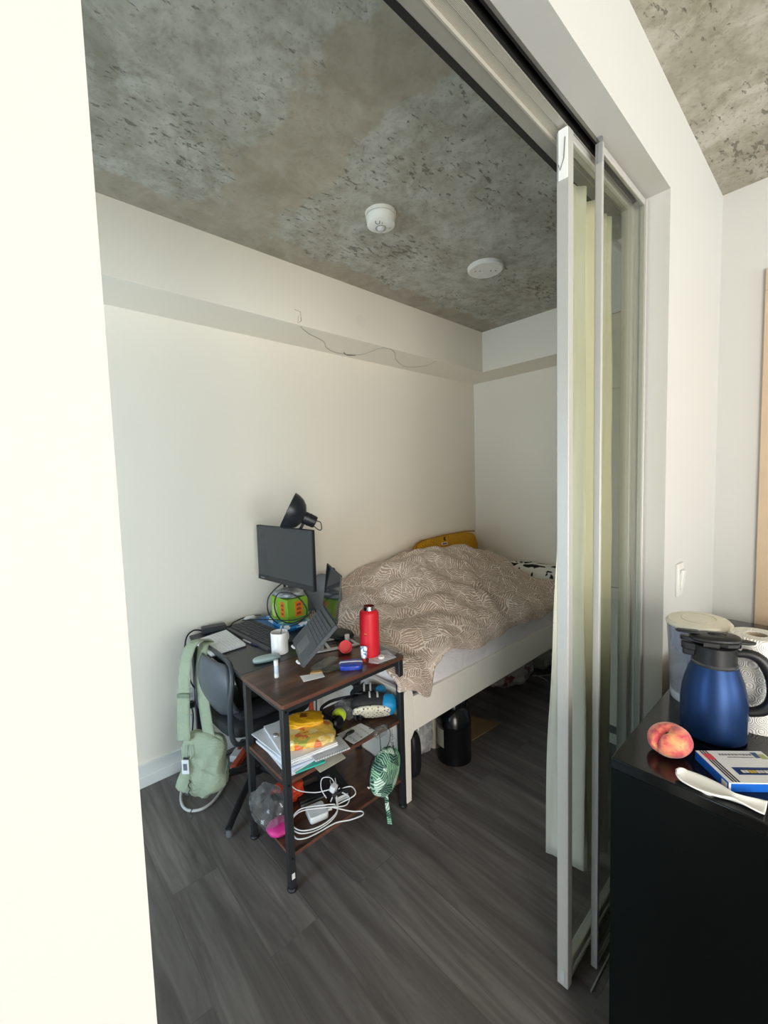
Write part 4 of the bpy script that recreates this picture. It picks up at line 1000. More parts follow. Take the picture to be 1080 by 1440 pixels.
tc = thing('teal_folder', 'teal edged folder poking out under the paper pile', 'folder', (.87, 1.4, SZ))
sp_ = thing('spiral_notebook', 'white spiral bound notebook jutting out at the front of the paper pile', 'notebook', (.94, 1.40, z0p-.03))
nm_ = Matrix.Translation((.915, 1.452, SZ+.034)) @ Matrix.Rotation(R(-12), 4, 'Z')
m = MB(); m.T = nm_; m.box((.02, -.055, 0), (.150, .10, .006)); m.build('cover', M('#d7dadf', .4), sp_, bevel=.002)
m = MB(); m.T = nm_
for k in range(13): m.tube([(-.045+.0105*k+.004*math.cos(q), -.102+.006*math.cos(q), .006*math.sin(q)) for q in [2*pi*j/10 for j in range(10)]], .0011, 5, True)
m.build('wire_binding', M('#9da1a8', .3, .6), sp_)
m = MB(); m.box((.83, 1.395, SZ+.012), (.12, .05, .006), rz=R(-12)); m.build('cover', M('#39b7a6', .4), tc, bevel=.001)
sheet('beige_card', 'beige card sticking out under the spiral notebook', 'card', [(.845, 1.385), (.842, 1.335), (.965, 1.335), (.975, 1.392)], M('#cfc6b2', .7, 0, .06), SZ+.001, .0015)

tn = MB(); tn.ell((1.100, 1.562, SZ+.033), (.033, .033, .033), None, 32, 20)
TEN = NT('lime_felt'); TEN.col('#c6e01e'); TEN.b.inputs['Sheen Weight'].default_value = .5; TEN.bump(TEN.noise(TEN.coord(), 260, 3), .4, .002); TEN = TEN.set(.9)
ball = tag(tn.build('tennis_ball', TEN), 'lime green tennis ball behind the black headphones', 'ball')
hp = thing('headphones', 'black over ear headphones lying on the middle shelf by the ball', 'headphones', (1.10, 1.52, SZ))
for c_, ax_ in (((1.062, 1.517, SZ+.033), (.2, -.9, .25)), ((1.180, 1.497, SZ+.034), (.45, -.85, .15))):
    am = axis_m(c_, ax_)
    m = MB(); m.lathe([(0, -.016), (.027, -.016), (.030, -.010), (.030, .006), (.024, .013), (0, .015)], m=am, n=32); cp = m.build('ear_cup', M('#121315', .25), hp)
    m = MB(); m.lathe([(.018, -.028), (.028, -.028), (.031, -.022), (.029, -.015), (.016, -.015), (.018, -.028)], m=am, n=28); m.build('ear_pad', M('#1c1d1f', .7), cp)
m = MB(); m.tube(seg_pts([(1.05, 1.525, SZ+.045), (1.04, 1.58, SZ+.055), (1.06, 1.645, SZ+.05), (1.125, 1.668, SZ+.05), (1.19, 1.63, SZ+.06), (1.192, 1.56, SZ+.085), (1.185, 1.502, SZ+.062)], 8), .0075, 10); m.build('headband', M('#17181a', .5), hp)
m = MB(); m.tube(seg_pts([(1.180, 1.48, SZ+.012), (1.178, 1.40, SZ+.004), (1.17, 1.362, SZ-.002), (1.168, 1.358, SZ-.09), (1.16, 1.40, .30), (1.165, 1.45, .18), (1.20, 1.49, .15)]), .0018, 6); m.build('cord', BLACKP, hp)
crumple('clear_pouch', 'crinkled clear pouch between the ball and the earphone cup', 'plastic bag', (1.150, 1.575, SZ+.035), (.035, .05, .035), R(20), POLY, 11, .25)
sheet('printed_paper', 'white printed leaflet at the middle shelf front edge', 'paper', [(1.035, 1.492), (1.045, 1.385), (1.175, 1.395), (1.165, 1.484)], ink_paper('leaflet_print', '#dfe3ea', '#8d9a8e', 55, 0), SZ, .0012)
kk = MB(); kk.superbox((1.080, 1.452, SZ+.0075), (.022, .008, .006), 3, None, 20, 10); kk.cyl((1.055, 1.447, SZ+.007), (1.035, 1.44, SZ+.007), .0045, 10)
tag(kk.build('usb_stick', M('#1d1f1e', .4)), 'small black stick lying on the printed leaflet', 'stick')
# grip-soled water shoe propped on its side with its mate behind
def shoe(name, label, base, mtx, s=1.0):
    mtx = mtx @ Matrix.Scale(s, 4)
    t_ = thing('water_shoe', label, 'shoe', base, 0, 'water shoes on the middle shelf')
    def upper(d):
        k = 1+.03*mnoise.noise(d*5)
        return k
    m = MB(); m.superbox((0, 0, .012), (.085, .040, .034), 2.8, mtx, 36, 18, lambda d: 1 - .22*max(0, -d.x)*max(0, d.z)); 
    KN = NT('black_mesh_upper'); kv = KN.coord('Object', (420, 420, 420)); kq = KN.n('ShaderNodeTexChecker'); kq.inputs['Scale'].default_value = 1; KN.l(kv, kq.inputs['Vector']); kq.inputs['Color1'].default_value = lin('#17181a'); kq.inputs['Color2'].default_value = lin('#2c2e31'); KN.col(kq.outputs['Color']); KN = KN.set(.7)
    m.build('upper', KN, t_)
    m = MB(); m.superbox((0, 0, -.022), (.088, .042, .012), 3.2, mtx, 36, 12, lambda d: 1 - .12*abs(math.sin(d.x*2))); m.build('sole', spots_mat(), t_)
    m = MB(); m.superbox((.060, 0, .004), (.032, .0425, .034), 3, mtx, 28, 16); m.build('blue_toe', M('#1795d1', .5, 0, .1), t_)
    m = MB()
    for x_ in (-.012, .018): m.tube([mtx @ Vector((x_, .041*math.cos(q), .014+.036*math.sin(q))) for q in [pi*j/12 for j in range(13)]], .0045, 8)
    m.build('white_strap', WHITEP, t_)
    m = MB(); m.tube([mtx @ Vector((-.045+.030*math.cos(q), .022*math.sin(q), .046+.006*math.cos(2*q))) for q in [2*pi*j/20 for j in range(20)]], .005, 8, True); m.build('collar', BLACKP, t_)
    return t_
zz_ = Vector((.50, .62, .60)).normalized(); xx_ = Vector((.66, -.62, -.10)); xx_ = (xx_-zz_*xx_.dot(zz_)).normalized()
sm1 = frame_m((1.226, 1.468, SZ+.066), xx_, zz_.cross(xx_))
shoe('a', 'black and blue water shoe on its side showing a dotted cream sole', (1.25, 1.45, SZ), sm1, 1.2)
zz_ = Vector((.25, .35, .90)).normalized(); xx_ = Vector((.66, -.58, .05)); xx_ = (xx_-zz_*xx_.dot(zz_)).normalized()
sm2 = frame_m((1.268, 1.555, SZ+.075), xx_, zz_.cross(xx_))
shoe('b', 'second water shoe standing behind the one with the dotted sole', (1.27, 1.54, SZ), sm2)
# hanging from the middle shelf
gp = thing('leaf_print_pouch', 'green leaf print pouch hanging from the middle shelf front', 'pouch', (1.18, 1.34, .25))
LEAF = leaf_print()
gm_ = frame_m((1.173, 1.335, .268), (.80, -.0, -.42), (.40, .1, .9))
m = MB(); m.superbox((0, 0, 0), (.072, .098, .040), 2.5, gm_, 40, 26, lambda d: 1+.06*mnoise.noise(d*3)-.18*max(0, d.y)*abs(d.x)); m.build('body', LEAF, gp)
m = MB(); m.tube(seg_pts([gm_ @ Vector(p) for p in ((.02, .095, .012), (.055, .065, .016), (.073, .0, .014), (.055, -.065, .016), (.02, -.095, .012))]), .004, 8); m.build('zip', M('#4f8a68', .5), gp)
ribbon([(1.165, 1.325, .175), (1.168, 1.322, .12), (1.176, 1.322, .06), (1.180, 1.322, .022)], (.8, -.6, 0), (.016, .020)).build('wrist_strap', LEAF, gp, solid=.004)
m = MB(); m.tube(seg_pts([(1.186, 1.34, .36), (1.226, 1.357, .375), (1.23, 1.362, .42), (1.20, 1.39, .432), (1.16, 1.42, .430)]), .0016, 6); m.build('hanging_cord', BLACKP, gp)
m = MB(); m.tube(seg_pts([(1.118, 1.33, .245), (1.09, 1.335, .235), (1.075, 1.338, .243), (1.083, 1.338, .232)]), .0018, 6); m.build('white_tie', WHITEP, gp)
kc = thing('key_charm', 'clear beaded charm dangling beside the leaf print pouch', 'charm', (1.245, 1.358, .36))
m = MB(); m.tube([(1.245, 1.359, .418), (1.243, 1.357, .395)], .0009, 6); m.build('chain', CHROME, kc)
m = MB()
for k in range(5): m.ell((1.243+.004*math.sin(k*2.1), 1.357, .388-.013*k), (.0055, .0055, .0068), None, 14, 8)
m.build('beads', M('#9a9ca2', .15, .4), kc)
crumple('clear_film', 'thin clear film hanging over the middle shelf edge', 'film', (1.185, 1.370, SZ+.002), (.035, .014, .022), R(0), POLY, 13, .2)

# ------------------------------------------------------------------ bottom shelf
BZ = .138
kb_ = thing('black_box', 'black box with a white label on the bottom shelf', 'box', (1.03, 1.53, BZ))
bm2 = Matrix.Translation((1.035, 1.535, BZ)) @ Matrix.Rotation(R(-12), 4, 'Z')
m = MB(); m.T = bm2; m.box((0, 0, .030), (.088, .185, .060)); m.build('body', M('#1a1b1d', .5), kb_, bevel=.003)
m = MB(); m.T = bm2; m.box((.004, -.093, .030), (.052, .001, .022)); m.build('white_label', M('#dfe2e4', .5), kb_)
m = MB(); m.T = bm2; m.box((-.012, .03, .0603), (.018, .012, .0006)); m.build('top_mark', M('#5a5e62', .4), kb_)
fl = thing('slim_black_case', 'slim black case lying flat behind the white adapter', 'case', (.945, 1.58, BZ))
m = MB(); m.box((.945, 1.585, BZ+.012), (.125, .085, .022), rz=R(-12)); m.build('body', M('#222325', .5), fl, bevel=.003)
m = MB(); m.box((.937, 1.543, BZ+.006), (.12, .004, .006), rz=R(-12)); m.build('edge_strip', M('#aeb2b6', .35, .4), fl)
kt = thing('brown_case', 'dark brown flat case at the back of the bottom shelf', 'case', (.96, 1.665, BZ))
m = MB(); m.box((.955, 1.667, BZ+.022), (.15, .07, .042), rz=R(-10)); m.build('body', M('#2c2422', .6), kt, bevel=.006)
wa = thing('white_adapter', 'white square laptop adapter tangled in white cables', 'power adapter', (.90, 1.47, BZ))
am_ = Matrix.Translation((.902, 1.468, BZ+.002)) @ Matrix.Rotation(R(-14), 4, 'Z')
m = MB(); m.T = am_; m.prism(rrect(-.040, .040, -.040, .040, .012), 0, .028); m.build('body', M('#dfe1e2', .3), wa, bevel=.004)
m = MB(); m.T = am_; m.cyl((.04, -.01, .014), (.062, -.012, .014), .006, 12); m.build('cable_boot', WHITEP, wa)
WC = M('#d8d9da', .4, 0, .02)
loop = seg_pts([(.958, 1.450, BZ+.016), (.995, 1.425, BZ+.03), (1.055, 1.40, BZ+.05), (1.06, 1.44, BZ+.062), (1.0, 1.46, BZ+.05), (.955, 1.40, BZ+.02), (.87, 1.395, BZ+.008), (.80, 1.43, BZ+.008), (.79, 1.49, BZ+.012), (.84, 1.50, BZ+.035), (.93, 1.44, BZ+.038), (1.00, 1.40, BZ+.030), (1.035, 1.42, BZ+.04), (1.0, 1.46, BZ+.058), (.96, 1.45, BZ+.04)], 8)
m = MB(); m.tube(loop, .0025, 8); m.tube([(p[0]+.006, p[1]+.004, p[2]+.006) for p in loop[30:84]], .0024, 8); m.build('cable', WC, wa)
m = MB(); m.tube(seg_pts([(.955, 1.43, BZ+.03), (1.01, 1.37, BZ+.016), (1.045, 1.345, BZ+.010), (1.035, 1.33, BZ+.008), (.985, 1.345, BZ+.008), (.93, 1.375, BZ+.008), (.85, 1.385, BZ+.008), (.80, 1.40, BZ+.006), (.775, 1.43, BZ+.006), (.79, 1.48, BZ+.02)], 8), .0026, 8); m.build('cable', WC, wa)
gc2 = thing('usb_charger', 'small white twin pin charger on the white cable coil', 'charger', (.995, 1.455, BZ+.05))
m = MB(); m.box((.992, 1.470, BZ+.075), (.030, .026, .030), rz=R(20), rx=R(20)); m.build('body', M('#d9dbdc', .35), gc2, bevel=.004)
m = MB(); m.cyl((.985, 1.475, BZ+.088), (.982, 1.480, BZ+.112), .0028, 10); m.cyl((1.004, 1.468, BZ+.088), (1.004, 1.472, BZ+.112), .0028, 10); m.build('pins', CHROME, gc2)
m = MB(); m.tube(seg_pts([(.99, 1.475, BZ+.07), (.93, 1.52, BZ+.06), (.86, 1.56, BZ+.09), (.845, 1.60, BZ+.13), (.875, 1.62, BZ+.15), (.92, 1.60, BZ+.15)], 8), .0022, 8); m.tube(seg_pts([(1.0, 1.46, BZ+.08), (1.0, 1.50, BZ+.10), (.975, 1.53, BZ+.095), (.955, 1.51, BZ+.07), (.96, 1.48, BZ+.04)], 8), .0022, 8); m.build('cable', WC, gc2)
crumple('orange_pouch', 'bright orange red bag on the bottom shelf behind the front post', 'bag', (.865, 1.640, BZ+.036), (.065, .045, .036), R(-10), M('#d5401f', .5, 0, .15, 20), 21, .2)
crumple('pink_disc', 'hot pink round pad in the clear bag on the bottom shelf', 'pad', (.752, 1.505, BZ+.022), (.052, .046, .018), R(0), M('#d8338f', .5, 0, .05), 23, .05, 2.4)
crumple('plastic_bag', 'crinkled clear plastic bag at the left end of the bottom shelf', 'plastic bag', (.745, 1.580, BZ+.068), (.058, .085, .066), R(5), POLY, 25, .16, 3.2)
m = MB(); m.superbox((.785, 1.600, BZ+.035), (.045, .05, .032), 3, None, 24, 14, lambda d: 1+.1*mnoise.noise(d*3))
tag(m.build('black_kit', M('#202225', .6)), 'black item inside the crinkled clear bag on the bottom shelf', 'kit')

# ------------------------------------------------------------------ under the bed
tb = thing('canister', 'black cylindrical canister with domed lid standing under the bed edge', 'canister', (1.775, 1.425, 0))
KX, KY = 1.772, 1.432
BC = M('#0d0e11', .22, 0, 0, 40, .5)
m = MB(); m.lathe([(0, 0), (.085, 0), (.093, .006), (.093, .205), (.0945, .208), (.0945, .214), (0, .214)], (KX, KY, 0), 48); m.build('body', BC, tb)
m = MB(); m.lathe([(.093, .214), (.091, .232), (.082, .262), (.066, .286), (.050, .296), (.048, .318), (.044, .324), (0, .326)], (KX, KY, 0), 44); m.build('dome_lid', BC, tb)
m = MB(); 
for k in range(8):
    a, a2 = R(146+k*4.6), R(146+(k+1)*4.6)
    m.quad([(KX+.0938*math.cos(a), KY+.0938*math.sin(a), .195), (KX+.0938*math.cos(a2), KY+.0938*math.sin(a2), .195), (KX+.0938*math.cos(a2), KY+.0938*math.sin(a2), .095), (KX+.0938*math.cos(a), KY+.0938*math.sin(a), .095)], .0002)
m.build('paper_label', M('#c8c4b6', .6), tb)
m = MB(); m.tube(seg_pts([(KX+.035, KY-.02, .29), (KX+.085, KY-.02, .325), (KX+.10, KY-.01, .29), (KX+.088, KY-.02, .24)]), .008, 10); m.build('handle', BC, tb)
m = MB(); m.quad([(2.223, 1.431, .006), (1.959, 1.449, .006), (1.80, 1.62, .006), (2.10, 1.80, .006)], .005)
CB = M('#8a6f4d', .85, 0, .15, 9)
tag(m.build('cardboard_sheet', CB), 'flat brown cardboard sheet on the floor behind the black canister', 'cardboard')
RB_ = print_bag('red_white_bag', '#b9b6b4', '#7d2a30', '#c9c6c2', '#8f8c8a', 12)
crumple('shopping_bag', 'red and white plastic shopping bag far back under the bed', 'plastic bag', (2.74, 1.72, .085), (.20, .13, .085), R(-20), RB_, 31, .18)
crumple('white_sack', 'pale plastic sack beneath the far end of the bed', 'plastic bag', (3.16, 1.72, .10), (.13, .17, .10), R(0), M('#aaa79f', .5, 0, .1, 12), 33, .16)
crumple('clear_sack', 'milky plastic bag under the bed between leg and canister', 'plastic bag', (1.655, 1.605, .115), (.085, .075, .115), R(0), POLYM, 35, .12)
m = MB(); m.superbox((1.50, 1.505, .12), (.035, .06, .12), 4, None, 28, 16)
tag(m.build('black_bag', BLACKP), 'black upright bag just behind the white front bed leg', 'bag')
m = MB(); m.superbox((1.655, 1.605, .09), (.05, .045, .085), 3, None, 24, 14, lambda d: 1+.15*mnoise.noise(d*3))
tag(m.build('bagged_parcel', M('#8a6258', .7, 0, .2, 20)), 'reddish parcel inside the milky bag under the bed', 'parcel')
m = MB(); m.lathe([(0, 0), (.034, 0), (.036, .004), (.036, .20), (.020, .235), (.019, .27), (0, .272)], (1.775, 1.58, 0), 24)
tag(m.build('cream_bottle', M('#b3ab98', .5)), 'cream bottle just behind the black canister under the bed', 'bottle')
m = MB(); m.tube(seg_pts([(2.95, 1.50, .005), (2.90, 1.46, .03), (2.86, 1.47, .06), (2.85, 1.53, .07), (2.90, 1.58, .03), (3.0, 1.56, .005), (3.1, 1.5, .005)]), .0035, 8)
tag(m.build('white_cable', M('#bcbab4', .5)), 'white cable curling on the floor beneath the far end of the bed', 'cable')

# ------------------------------------------------------------------ kitchen island
isl = thing('kitchen_island', 'glossy black kitchen island end with stone top', 'kitchen island', (1.7, -.05, 0))
GB = NT('black_gloss_top'); gbv = GB.coord(); GB.col(GB.ramp(GB.noise(gbv, 400, 2), [(.4, '#060808'), (.75, '#101213')])); GB = GB.set(.14, 0, .4)
GBS = M('#020606', .3, 0, .1, 200, .22)
m = MB(); m.bb(.960, 2.24, -.62, .338, .885, .91); m.build('worktop', GB, isl, bevel=.002)
m = MB(); m.bb(.960, .985, -.62, .338, 0, .885); m.build('end_panel', GBS, isl, bevel=.001)
m = MB(); m.bb(.985, 2.24, -.58, .330, .09, .885); m.bb(.985, 2.2, -.54, .29, 0, .09); m.build('carcass', GBS, isl)

CZ = .910
pc = thing('peach', 'ripe flat peach sitting on the black island corner', 'peach', (1.055, .262, CZ))
pk = Matrix.Translation((1.066, .254, CZ+.030)) @ Matrix.Rotation(R(-25), 4, 'Z') @ Matrix.Rotation(R(-14), 4, 'Y')
def peachf(d):
    cl = math.exp(-(d.y/.13)**2)*max(0, -d.x*.65+d.z*.75)
    dip = math.exp(-((d.x+.15)**2+d.y**2)/.06)*max(0, d.z)
    return 1-.26*cl-.30*dip+.02*mnoise.noise(d*2.5)
m = MB(); m.ell((0, 0, 0), (.043, .043, .0305), pk, 48, 30, peachf); m.build('flesh', peach_mat(), pc)
m = MB(); m.ell((-.004, 0, .016), (.004, .004, .004), pk, 12, 8); m.build('stem_scar', M('#5c3a22', .8), pc)

jg = thing('thermal_jug', 'metallic blue thermal jug with black spout and handle on the island', 'jug', (1.222, .205, CZ))
JX, JY = 1.222, .205
hv = Vector((.50, -.866, 0)).normalized(); hv = Vector((.30, -.954, 0)); sv = -hv
BLUEM = NT('blue_metallic_lacquer'); BLUEM.col('#15335f'); BLUEM = BLUEM.set(.40, .62, .5)
m = MB(); m.lathe([(0, 0), (.060, 0), (.064, .004), (.0645, .03), (.065, .075), (.062, .107), (.0565, .134), (.050, .154), (.0445, .170), (.0430, .174), (0, .174)], (JX, JY, CZ), 64); m.build('body', BLUEM, jg)
m = MB(); m.lathe([(.0445, .189), (.0455, .194), (.0430, .198)], (JX, JY, CZ-.0205), 48); m.build('neck_band', M('#5b5e63', .3, .8), jg)
BJ = M('#17181a', .42, 0, .04, 80, .45)
m = MB(); m.lathe([(0, .193), (.0425, .193), (.0425, .200), (.0420, .225), (.0425, .236), (.038, .238), (0, .236)], (JX, JY, CZ-.0205), 44)
m.build('collar', BJ, jg)
jb = axis_m((JX, JY, CZ-.0205), (0, 0, 1), sv)          # local x towards the spout
m = MB(); m.T = jb; m.prism([(.030, -.018), (.060, -.010), (.066, 0), (.060, .010), (.030, .018)], .218, .236)
m.prism([(.036, -.014), (.062, -.008), (.062, .008), (.036, .014)], .205, .220); m.build('spout', BJ, jg, bevel=.003)
m = MB(); m.T = jb
m.prism([(.062, -.009), (.066, 0), (.062, .009), (.02, .026), (-.02, .034), (-.042, .024), (-.046, 0), (-.042, -.024), (-.02, -.034), (.02, -.026)], .240, .250)
m.T = jb @ Matrix.Translation((0, 0, .252)) @ Matrix.Rotation(R(3), 4, 'Y'); m.superbox((0, 0, 0), (.050, .034, .010), 2.6, None, 36, 14); m.build('lid', BJ, jg, bevel=.002)
m = MB(); m.T = jb @ Matrix.Translation((0, 0, .262)); m.superbox((-.004, 0, 0), (.018, .008, .0035), 3, None, 24, 10); m.build('lid_recess', M('#08090a', .3), jg)
m = MB(); m.T = jb; m.prism([(.03, -.011), (.074, -.008), (.078, 0), (.074, .008), (.03, .011)], .257, .264); m.build('pour_flap', BJ, jg, bevel=.003)
m = MB(); m.T = jb; m.prism([(-.035, -.012), (-.062, -.010), (-.076, 0), (-.062, .010), (-.035, .012)], .246, .254); m.build('thumb_lever', BJ, jg, bevel=.003)
m = MB(); m.T = jb
for z_ in (.2415, .247):
    m.prism([(.040, -.016), (.064, -.010), (.068, 0), (.064, .010), (.040, .016)], z_-.001, z_+.002)
for y_ in (-.030, .030): m.box((.01, y_, .242), (.03, .004, .010))
m.build('lid_ribs', M('#0c0d0e', .4), jg)
m = MB(); m.T = jb; m.tube([(-.044, -.014, .236), (-.047, 0, .240), (-.044, .014, .236)], .003, 8); m.build('hinge_pin', CHROME, jg)
hp_ = [(-.038, .222), (-.060, .224), (-.080, .217), (-.095, .197), (-.105, .168), (-.107, .135), (-.101, .112), (-.088, .097), (-.070, .089), (-.056, .087)]
P_ = seg_pts([jb @ Vector((a, 0, b)) for a, b in hp_], 6)
m = MB(); m.tube(P_, [.0095+.0035*math.sin(pi*i/(len(P_)-1)) for i in range(len(P_))], 14); m.build('handle', BJ, jg)
m = MB()
for k in range(4):
    a = math.atan2(hv.y, hv.x)-.42+.09*k; a2 = a+.09
    m.quad([(JX+.0652*math.cos(a), JY+.0652*math.sin(a), CZ+.055), (JX+.0652*math.cos(a2), JY+.0652*math.sin(a2), CZ+.055), (JX+.0652*math.cos(a2), JY+.0652*math.sin(a2), CZ+.025), (JX+.0652*math.cos(a), JY+.0652*math.sin(a), CZ+.025)], .0002)
m.build('white_sticker', M('#e4e4e0', .5), jg)

wp = thing('filter_pitcher', 'clear water filter pitcher with cream lid behind the blue jug', 'pitcher', (1.392, .270, CZ))
WX, WY = 1.392, .270
PC = glass_mat('pitcher_plastic', '#eceef6', 1.0, .03, .14)
m = MB(); m.lathe([(.052, .0), (.062, .004), (.066, .10), (.072, .20), (.0735, .212)], (WX, WY, CZ), 48, None, 1.12, .98); m.build('shell', PC, wp, solid=.002)
m = MB(); m.lathe([(0, 0), (.061, 0), (.0625, .012), (.063, .022), (0, .022)], (WX, WY, CZ), 40, None, 1.12, .98); m.build('base', M('#dcdcd6', .4), wp)
m = MB(); m.lathe([(.070, .207), (.066, .15), (.058, .135), (.03, .128), (.026, .095), (.024, .06), (0, .06)], (WX, WY, CZ), 40, None, 1.1, .96); m.build('filter_funnel', glass_mat('frosted_funnel', '#d6d8ea', 1.0, .1, .30), wp)
m = MB(); m.lathe([(0, .024), (.0615, .024), (.0632, .072), (0, .072)], (WX, WY, CZ), 40, None, 1.1, .96); m.build('water', glass_mat('still_water', '#d9e0e4', 1.2, .02), wp)
m = MB(); m.lathe([(0, .222), (.052, .222), (.070, .219), (.0765, .212), (.0755, .207), (0, .207)], (WX, WY, CZ), 48, None, 1.12, .98); m.build('lid', M('#e3ddcc', .4), wp)
m = MB(); m.lathe([(.046, .2218), (.048, .2232), (.050, .2218)], (WX, WY, CZ), 40, None, 1.0, .8); m.build('lid_ring', M('#c7bfa9', .5), wp)

pt = thing('paper_towel_roll', 'white embossed paper towel roll standing behind the jug handle', 'paper towel', (1.335, .143, CZ))
PX, PY = 1.335, .143
m = MB(); m.lathe([(.020, .225), (.051, .225), (.054, .222), (.055, .003), (.054, 0), (.020, 0), (.020, .225)], (PX, PY, CZ), 56); m.build('paper', towel_mat(), pt)
m = MB(); m.lathe([(.0195, .224), (.0185, .224), (.0185, .002), (.0195, .002)], (PX, PY, CZ), 32); m.build('core', M('#b3a48c', .8), pt)
m = MB()
def sheetf(u, v): 
    a = R(-125+35*u); r_ = .0555+.022*u*u
    return (PX+r_*math.cos(a)+.01*u, PY+r_*math.sin(a), CZ+.004+.219*v)
m.grid(sheetf, 10, 4); m.build('loose_sheet', towel_mat(), pt, solid=.001)
gl = thing('glass_bowl', 'clear glass bowl beside the paper towel roll at the photo edge', 'bowl', (1.45, .03, CZ))
m = MB(); m.lathe([(0, .002), (.03, .0), (.032, .006), (.055, .035), (.065, .085), (.063, .085), (.052, .036), (.028, .009), (0, .008)], (1.455, .028, CZ), 40); m.build('bowl', glass_mat('bowl_glass', '#e6e8e8', 1.2, .02, .12), gl)

# flat carton with printed lid
ct = thing('flat_carton', 'flat white and blue printed carton lying on the black island', 'carton', (1.09, .13, CZ))
cA, cB = Vector((1.008, .142, 0)), Vector((1.075, .207, 0))
ex = (cB-cA).normalized(); ey = Vector((ex.y, -ex.x, 0))
cm_ = Matrix((ex, ey, -ex.cross(ey)*-1)).transposed().to_4x4(); cm_.translation = (1.008, .142, CZ)
# local x along the left edge (away), local y along the front edge (to the right); z flips sign, so build with |z|
zf = 1 if (cm_.to_3x3() @ Vector((0, 0, 1))).z > 0 else -1
L_, W_ = .098, .135
def cbox(m, x0, x1, y0, y1, z0, z1):
    m.T = cm_; m.box(((x0+x1)/2, (y0+y1)/2, zf*(z0+z1)/2), (x1-x0, y1-y0, z1-z0))
CBLUE = M('#1463c8', .35, 0, .05, 20); CWH = M('#e9eaec', .35, 0, .03)
m = MB(); cbox(m, 0, L_, 0, W_, 0, .019); m.build('box', CBLUE, ct, bevel=.001)
m = MB(); cbox(m, .0005, L_-.0005, .0005, W_-.0005, .019, .0198); m.build('printed_lid', CWH, ct)
m = MB()
for k in range(3): cbox(m, .001, L_-.001, .008+.0056*k, .0114+.0056*k, .0198, .0200)
m.build('black_stripes', M('#141416', .4), ct)
m = MB(); cbox(m, .068, .086, .0075, .024, .0199, .0202); m.build('red_print', M('#e1525c', .4), ct)
m = MB(); cbox(m, .016, .020, .090, .13, .0199, .0202); m.build('red_lettering', M('#e1525c', .4), ct)
m = MB()
rq = random.Random(5)
y_ = .040
while y_ < .100:
    w = rq.uniform(.002, .0055); cbox(m, .082, .0875, y_, y_+w, .0198, .0200); y_ += w+.0016
y_ = .052
while y_ < .104:
    w = rq.uniform(.0015, .004); cbox(m, .0745, .0775, y_, y_+w, .0198, .0200); y_ += w+.001
m.build('grey_lettering', M('#77777c', .5), ct)
m = MB(); m.T = cm_ @ Matrix.Translation((0, 0, zf*.0198)); m.prism(rrect(.020, .043, .032, .20, .009), 0, .0003) if False else None
cbox(m, .022, .044, .036, W_-.001, .0198, .0201); m.build('window_frame', M('#1c3a7c', .3), ct)
m = MB(); cbox(m, .025, .037, .043, W_-.0015, .0201, .0203); m.build('window_dark', M('#18191d', .3), ct)
for cc, off in (('#d9d9da', 0), ('#c7a84a', 1), ('#c8c9cc', 2), ('#d8d8da', 3), ('#b94a56', 4)):
    m = MB(); 
    for k in range(2): cbox(m, .027+.0005*k, .035, .047+.0145*off+.007*k, .053+.0145*off+.007*k, .0203, .0205)
    m.build('picture_block', M(cc, .4), ct)
m = MB(); cbox(m, .074, .092, .107, .119, .0198, .0200); m.build('blue_print', M('#34567f', .4), ct)
m = MB(); cbox(m, .070, .086, .117, .130, .0199, .0202); m.build('green_print', M('#a9b56a', .4), ct)
m = MB(); cbox(m, .004, .018, -.0006, 0, .004, .015) ; m.build('side_label', CWH, ct)
m = MB(); cbox(m, -.0007, 0, .001, W_, .0175, .0198); cbox(m, -.0007, 0, .0, .004, .0005, .0195); m.build('white_edge', CWH, ct)

# white spoon rest lying along the island edge
sr = thing('spoon_rest', 'white ceramic spoon rest along the edge of the black island', 'spoon rest', (.99, .15, CZ))
def srf(u, v):
    # u along the length from the round head (far, +Y) to the square end (near, -Y)
    t = u; s_ = 2*v-1
    w = .021*math.sqrt(max(0, 1-(1-min(1, t/.10))**2)) if t < .10 else .021 + .004*math.sin((t-.1)/.4*pi) if t < .5 else .021 - .012*smooth(.48, .68, t) + .012*smooth(.66, 1.0, t)
    y = .222 - .136*t
    x = .984 + .010*t + s_*w - .008*math.sin(t*pi)
    z = CZ + .0035 + .010*abs(s_)**2.2*(1-.5*smooth(.6, 1, t)) + .004*smooth(.12, 0, t)
    return (x, y, z)
m = MB(); m.grid(srf, 48, 14); m.build('dish', WHITEG, sr, solid=.003)
m = MB(); m.lathe([(0, 0), (.012, 0), (.013, .003), (0, .003)], (.982, .17, CZ), 24); m.build('foot_ring', WHITEG, sr)

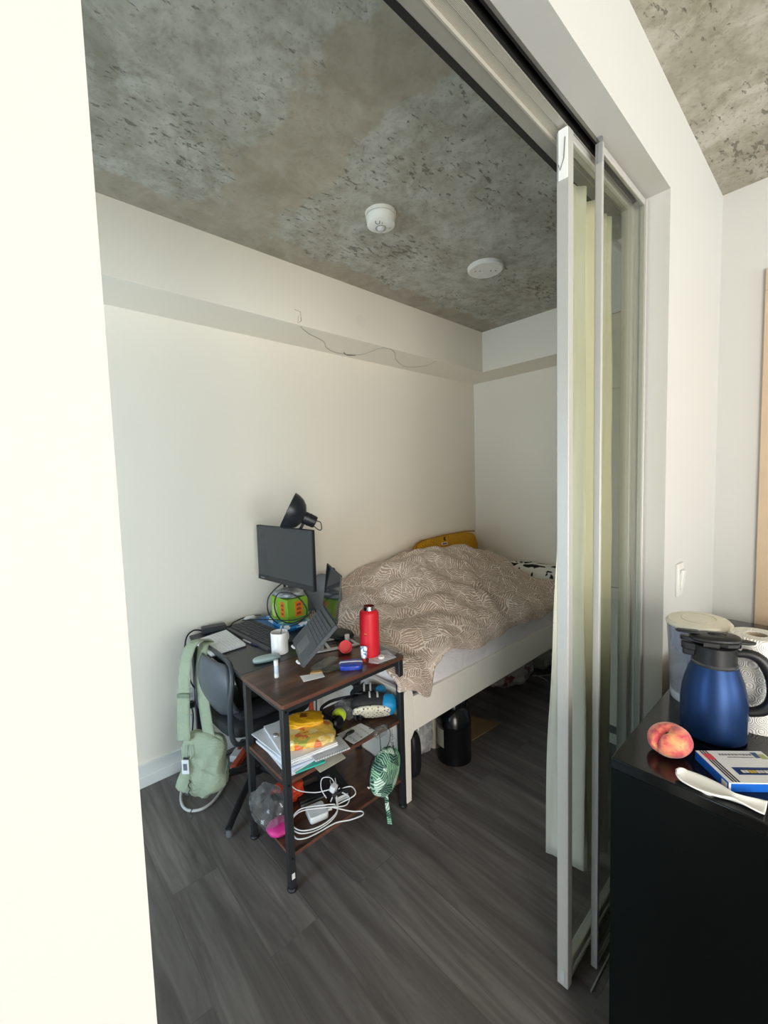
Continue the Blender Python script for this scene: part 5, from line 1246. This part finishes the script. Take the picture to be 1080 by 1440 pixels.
# ------------------------------------------------------------------ light
def area(name, loc, rot, sx, sy, power, col):
    l = bpy.data.lights.new(name, 'AREA'); l.shape = 'RECTANGLE'; l.size = sx; l.size_y = sy; l.energy = power; l.color = col
    o = bpy.data.objects.new(name, l); COL.objects.link(o); o.location = loc; o.rotation_euler = rot; return o
area('window_daylight', (.5, YB-.22, 1.35), (R(90), 0, 0), 3.4, 2.45, 275, (.86, .94, 1.0))
area('side_fill_light', (-1.78, -3.1, 1.33), (R(90), 0, R(-90)), 2.9, 2.45, 335, (1.0, .96, .90))  # added fill for the bed area, shining in through the invented side opening
area('bedroom_fill_light', (-1.95, 1.25, 1.1), (R(90), 0, R(-58)), 1.5, 1.7, 85, (.64, .84, 1.0))  # added bluish fill brightening the bedroom, no window is known there
sl = bpy.data.lights.new('sunlight', 'SUN'); sl.energy = 4.6; sl.angle = R(1.5); sl.color = (1, .93, .82)
so = bpy.data.objects.new('sunlight', sl); COL.objects.link(so); so.rotation_euler = (R(68), 0, R(4))
m = MB(); m.prism(rrect(-1.5, 2.3, YB+.3, -1.2, .03), 0, .012)
tag(m.build('bounce_rug', M('#e6e0d2', .95, 0, .05, 60, .1)), 'unseen cream floor sheet added to bounce sunlight up into the rooms', 'bounce_rug')  # unseen sheet added as a reflector, throws sunlight onto ceilings and upper walls
w = bpy.data.worlds.new('world'); sc.world = w; w.use_nodes = True
w.node_tree.nodes['Background'].inputs[0].default_value = (.75, .85, 1, 1); w.node_tree.nodes['Background'].inputs[1].default_value = .3

# ------------------------------------------------------------------ camera
cd = bpy.data.cameras.new('camera'); cam = bpy.data.objects.new('camera', cd); COL.objects.link(cam)
YAW, PITCH, ROLL, FPX = .8334, .0718, -.0299, 599.05
fw = Vector((math.cos(YAW)*math.cos(PITCH), math.sin(YAW)*math.cos(PITCH), -math.sin(PITCH)))
r0 = fw.cross(Vector((0, 0, 1))).normalized(); u0 = r0.cross(fw)
r2 = r0*math.cos(ROLL)+u0*math.sin(ROLL); u2 = u0*math.cos(ROLL)-r0*math.sin(ROLL)
cm = Matrix((r2, u2, -fw)).transposed().to_4x4(); cm.translation = (0, 0, 1.53)
cam.matrix_world = cm
cd.sensor_fit = 'VERTICAL'; cd.sensor_height = 36; cd.lens = FPX/1440*36
cd.clip_start = .02; cd.clip_end = 60
sc.camera = cam
sc.view_settings.view_transform = 'Standard'; sc.view_settings.look = 'None'; sc.view_settings.gamma = 1; sc.view_settings.exposure = 0
sc.view_settings.use_curve_mapping = False
sc.cycles.max_bounces = 10; sc.cycles.diffuse_bounces = 6; sc.cycles.transparent_max_bounces = 16
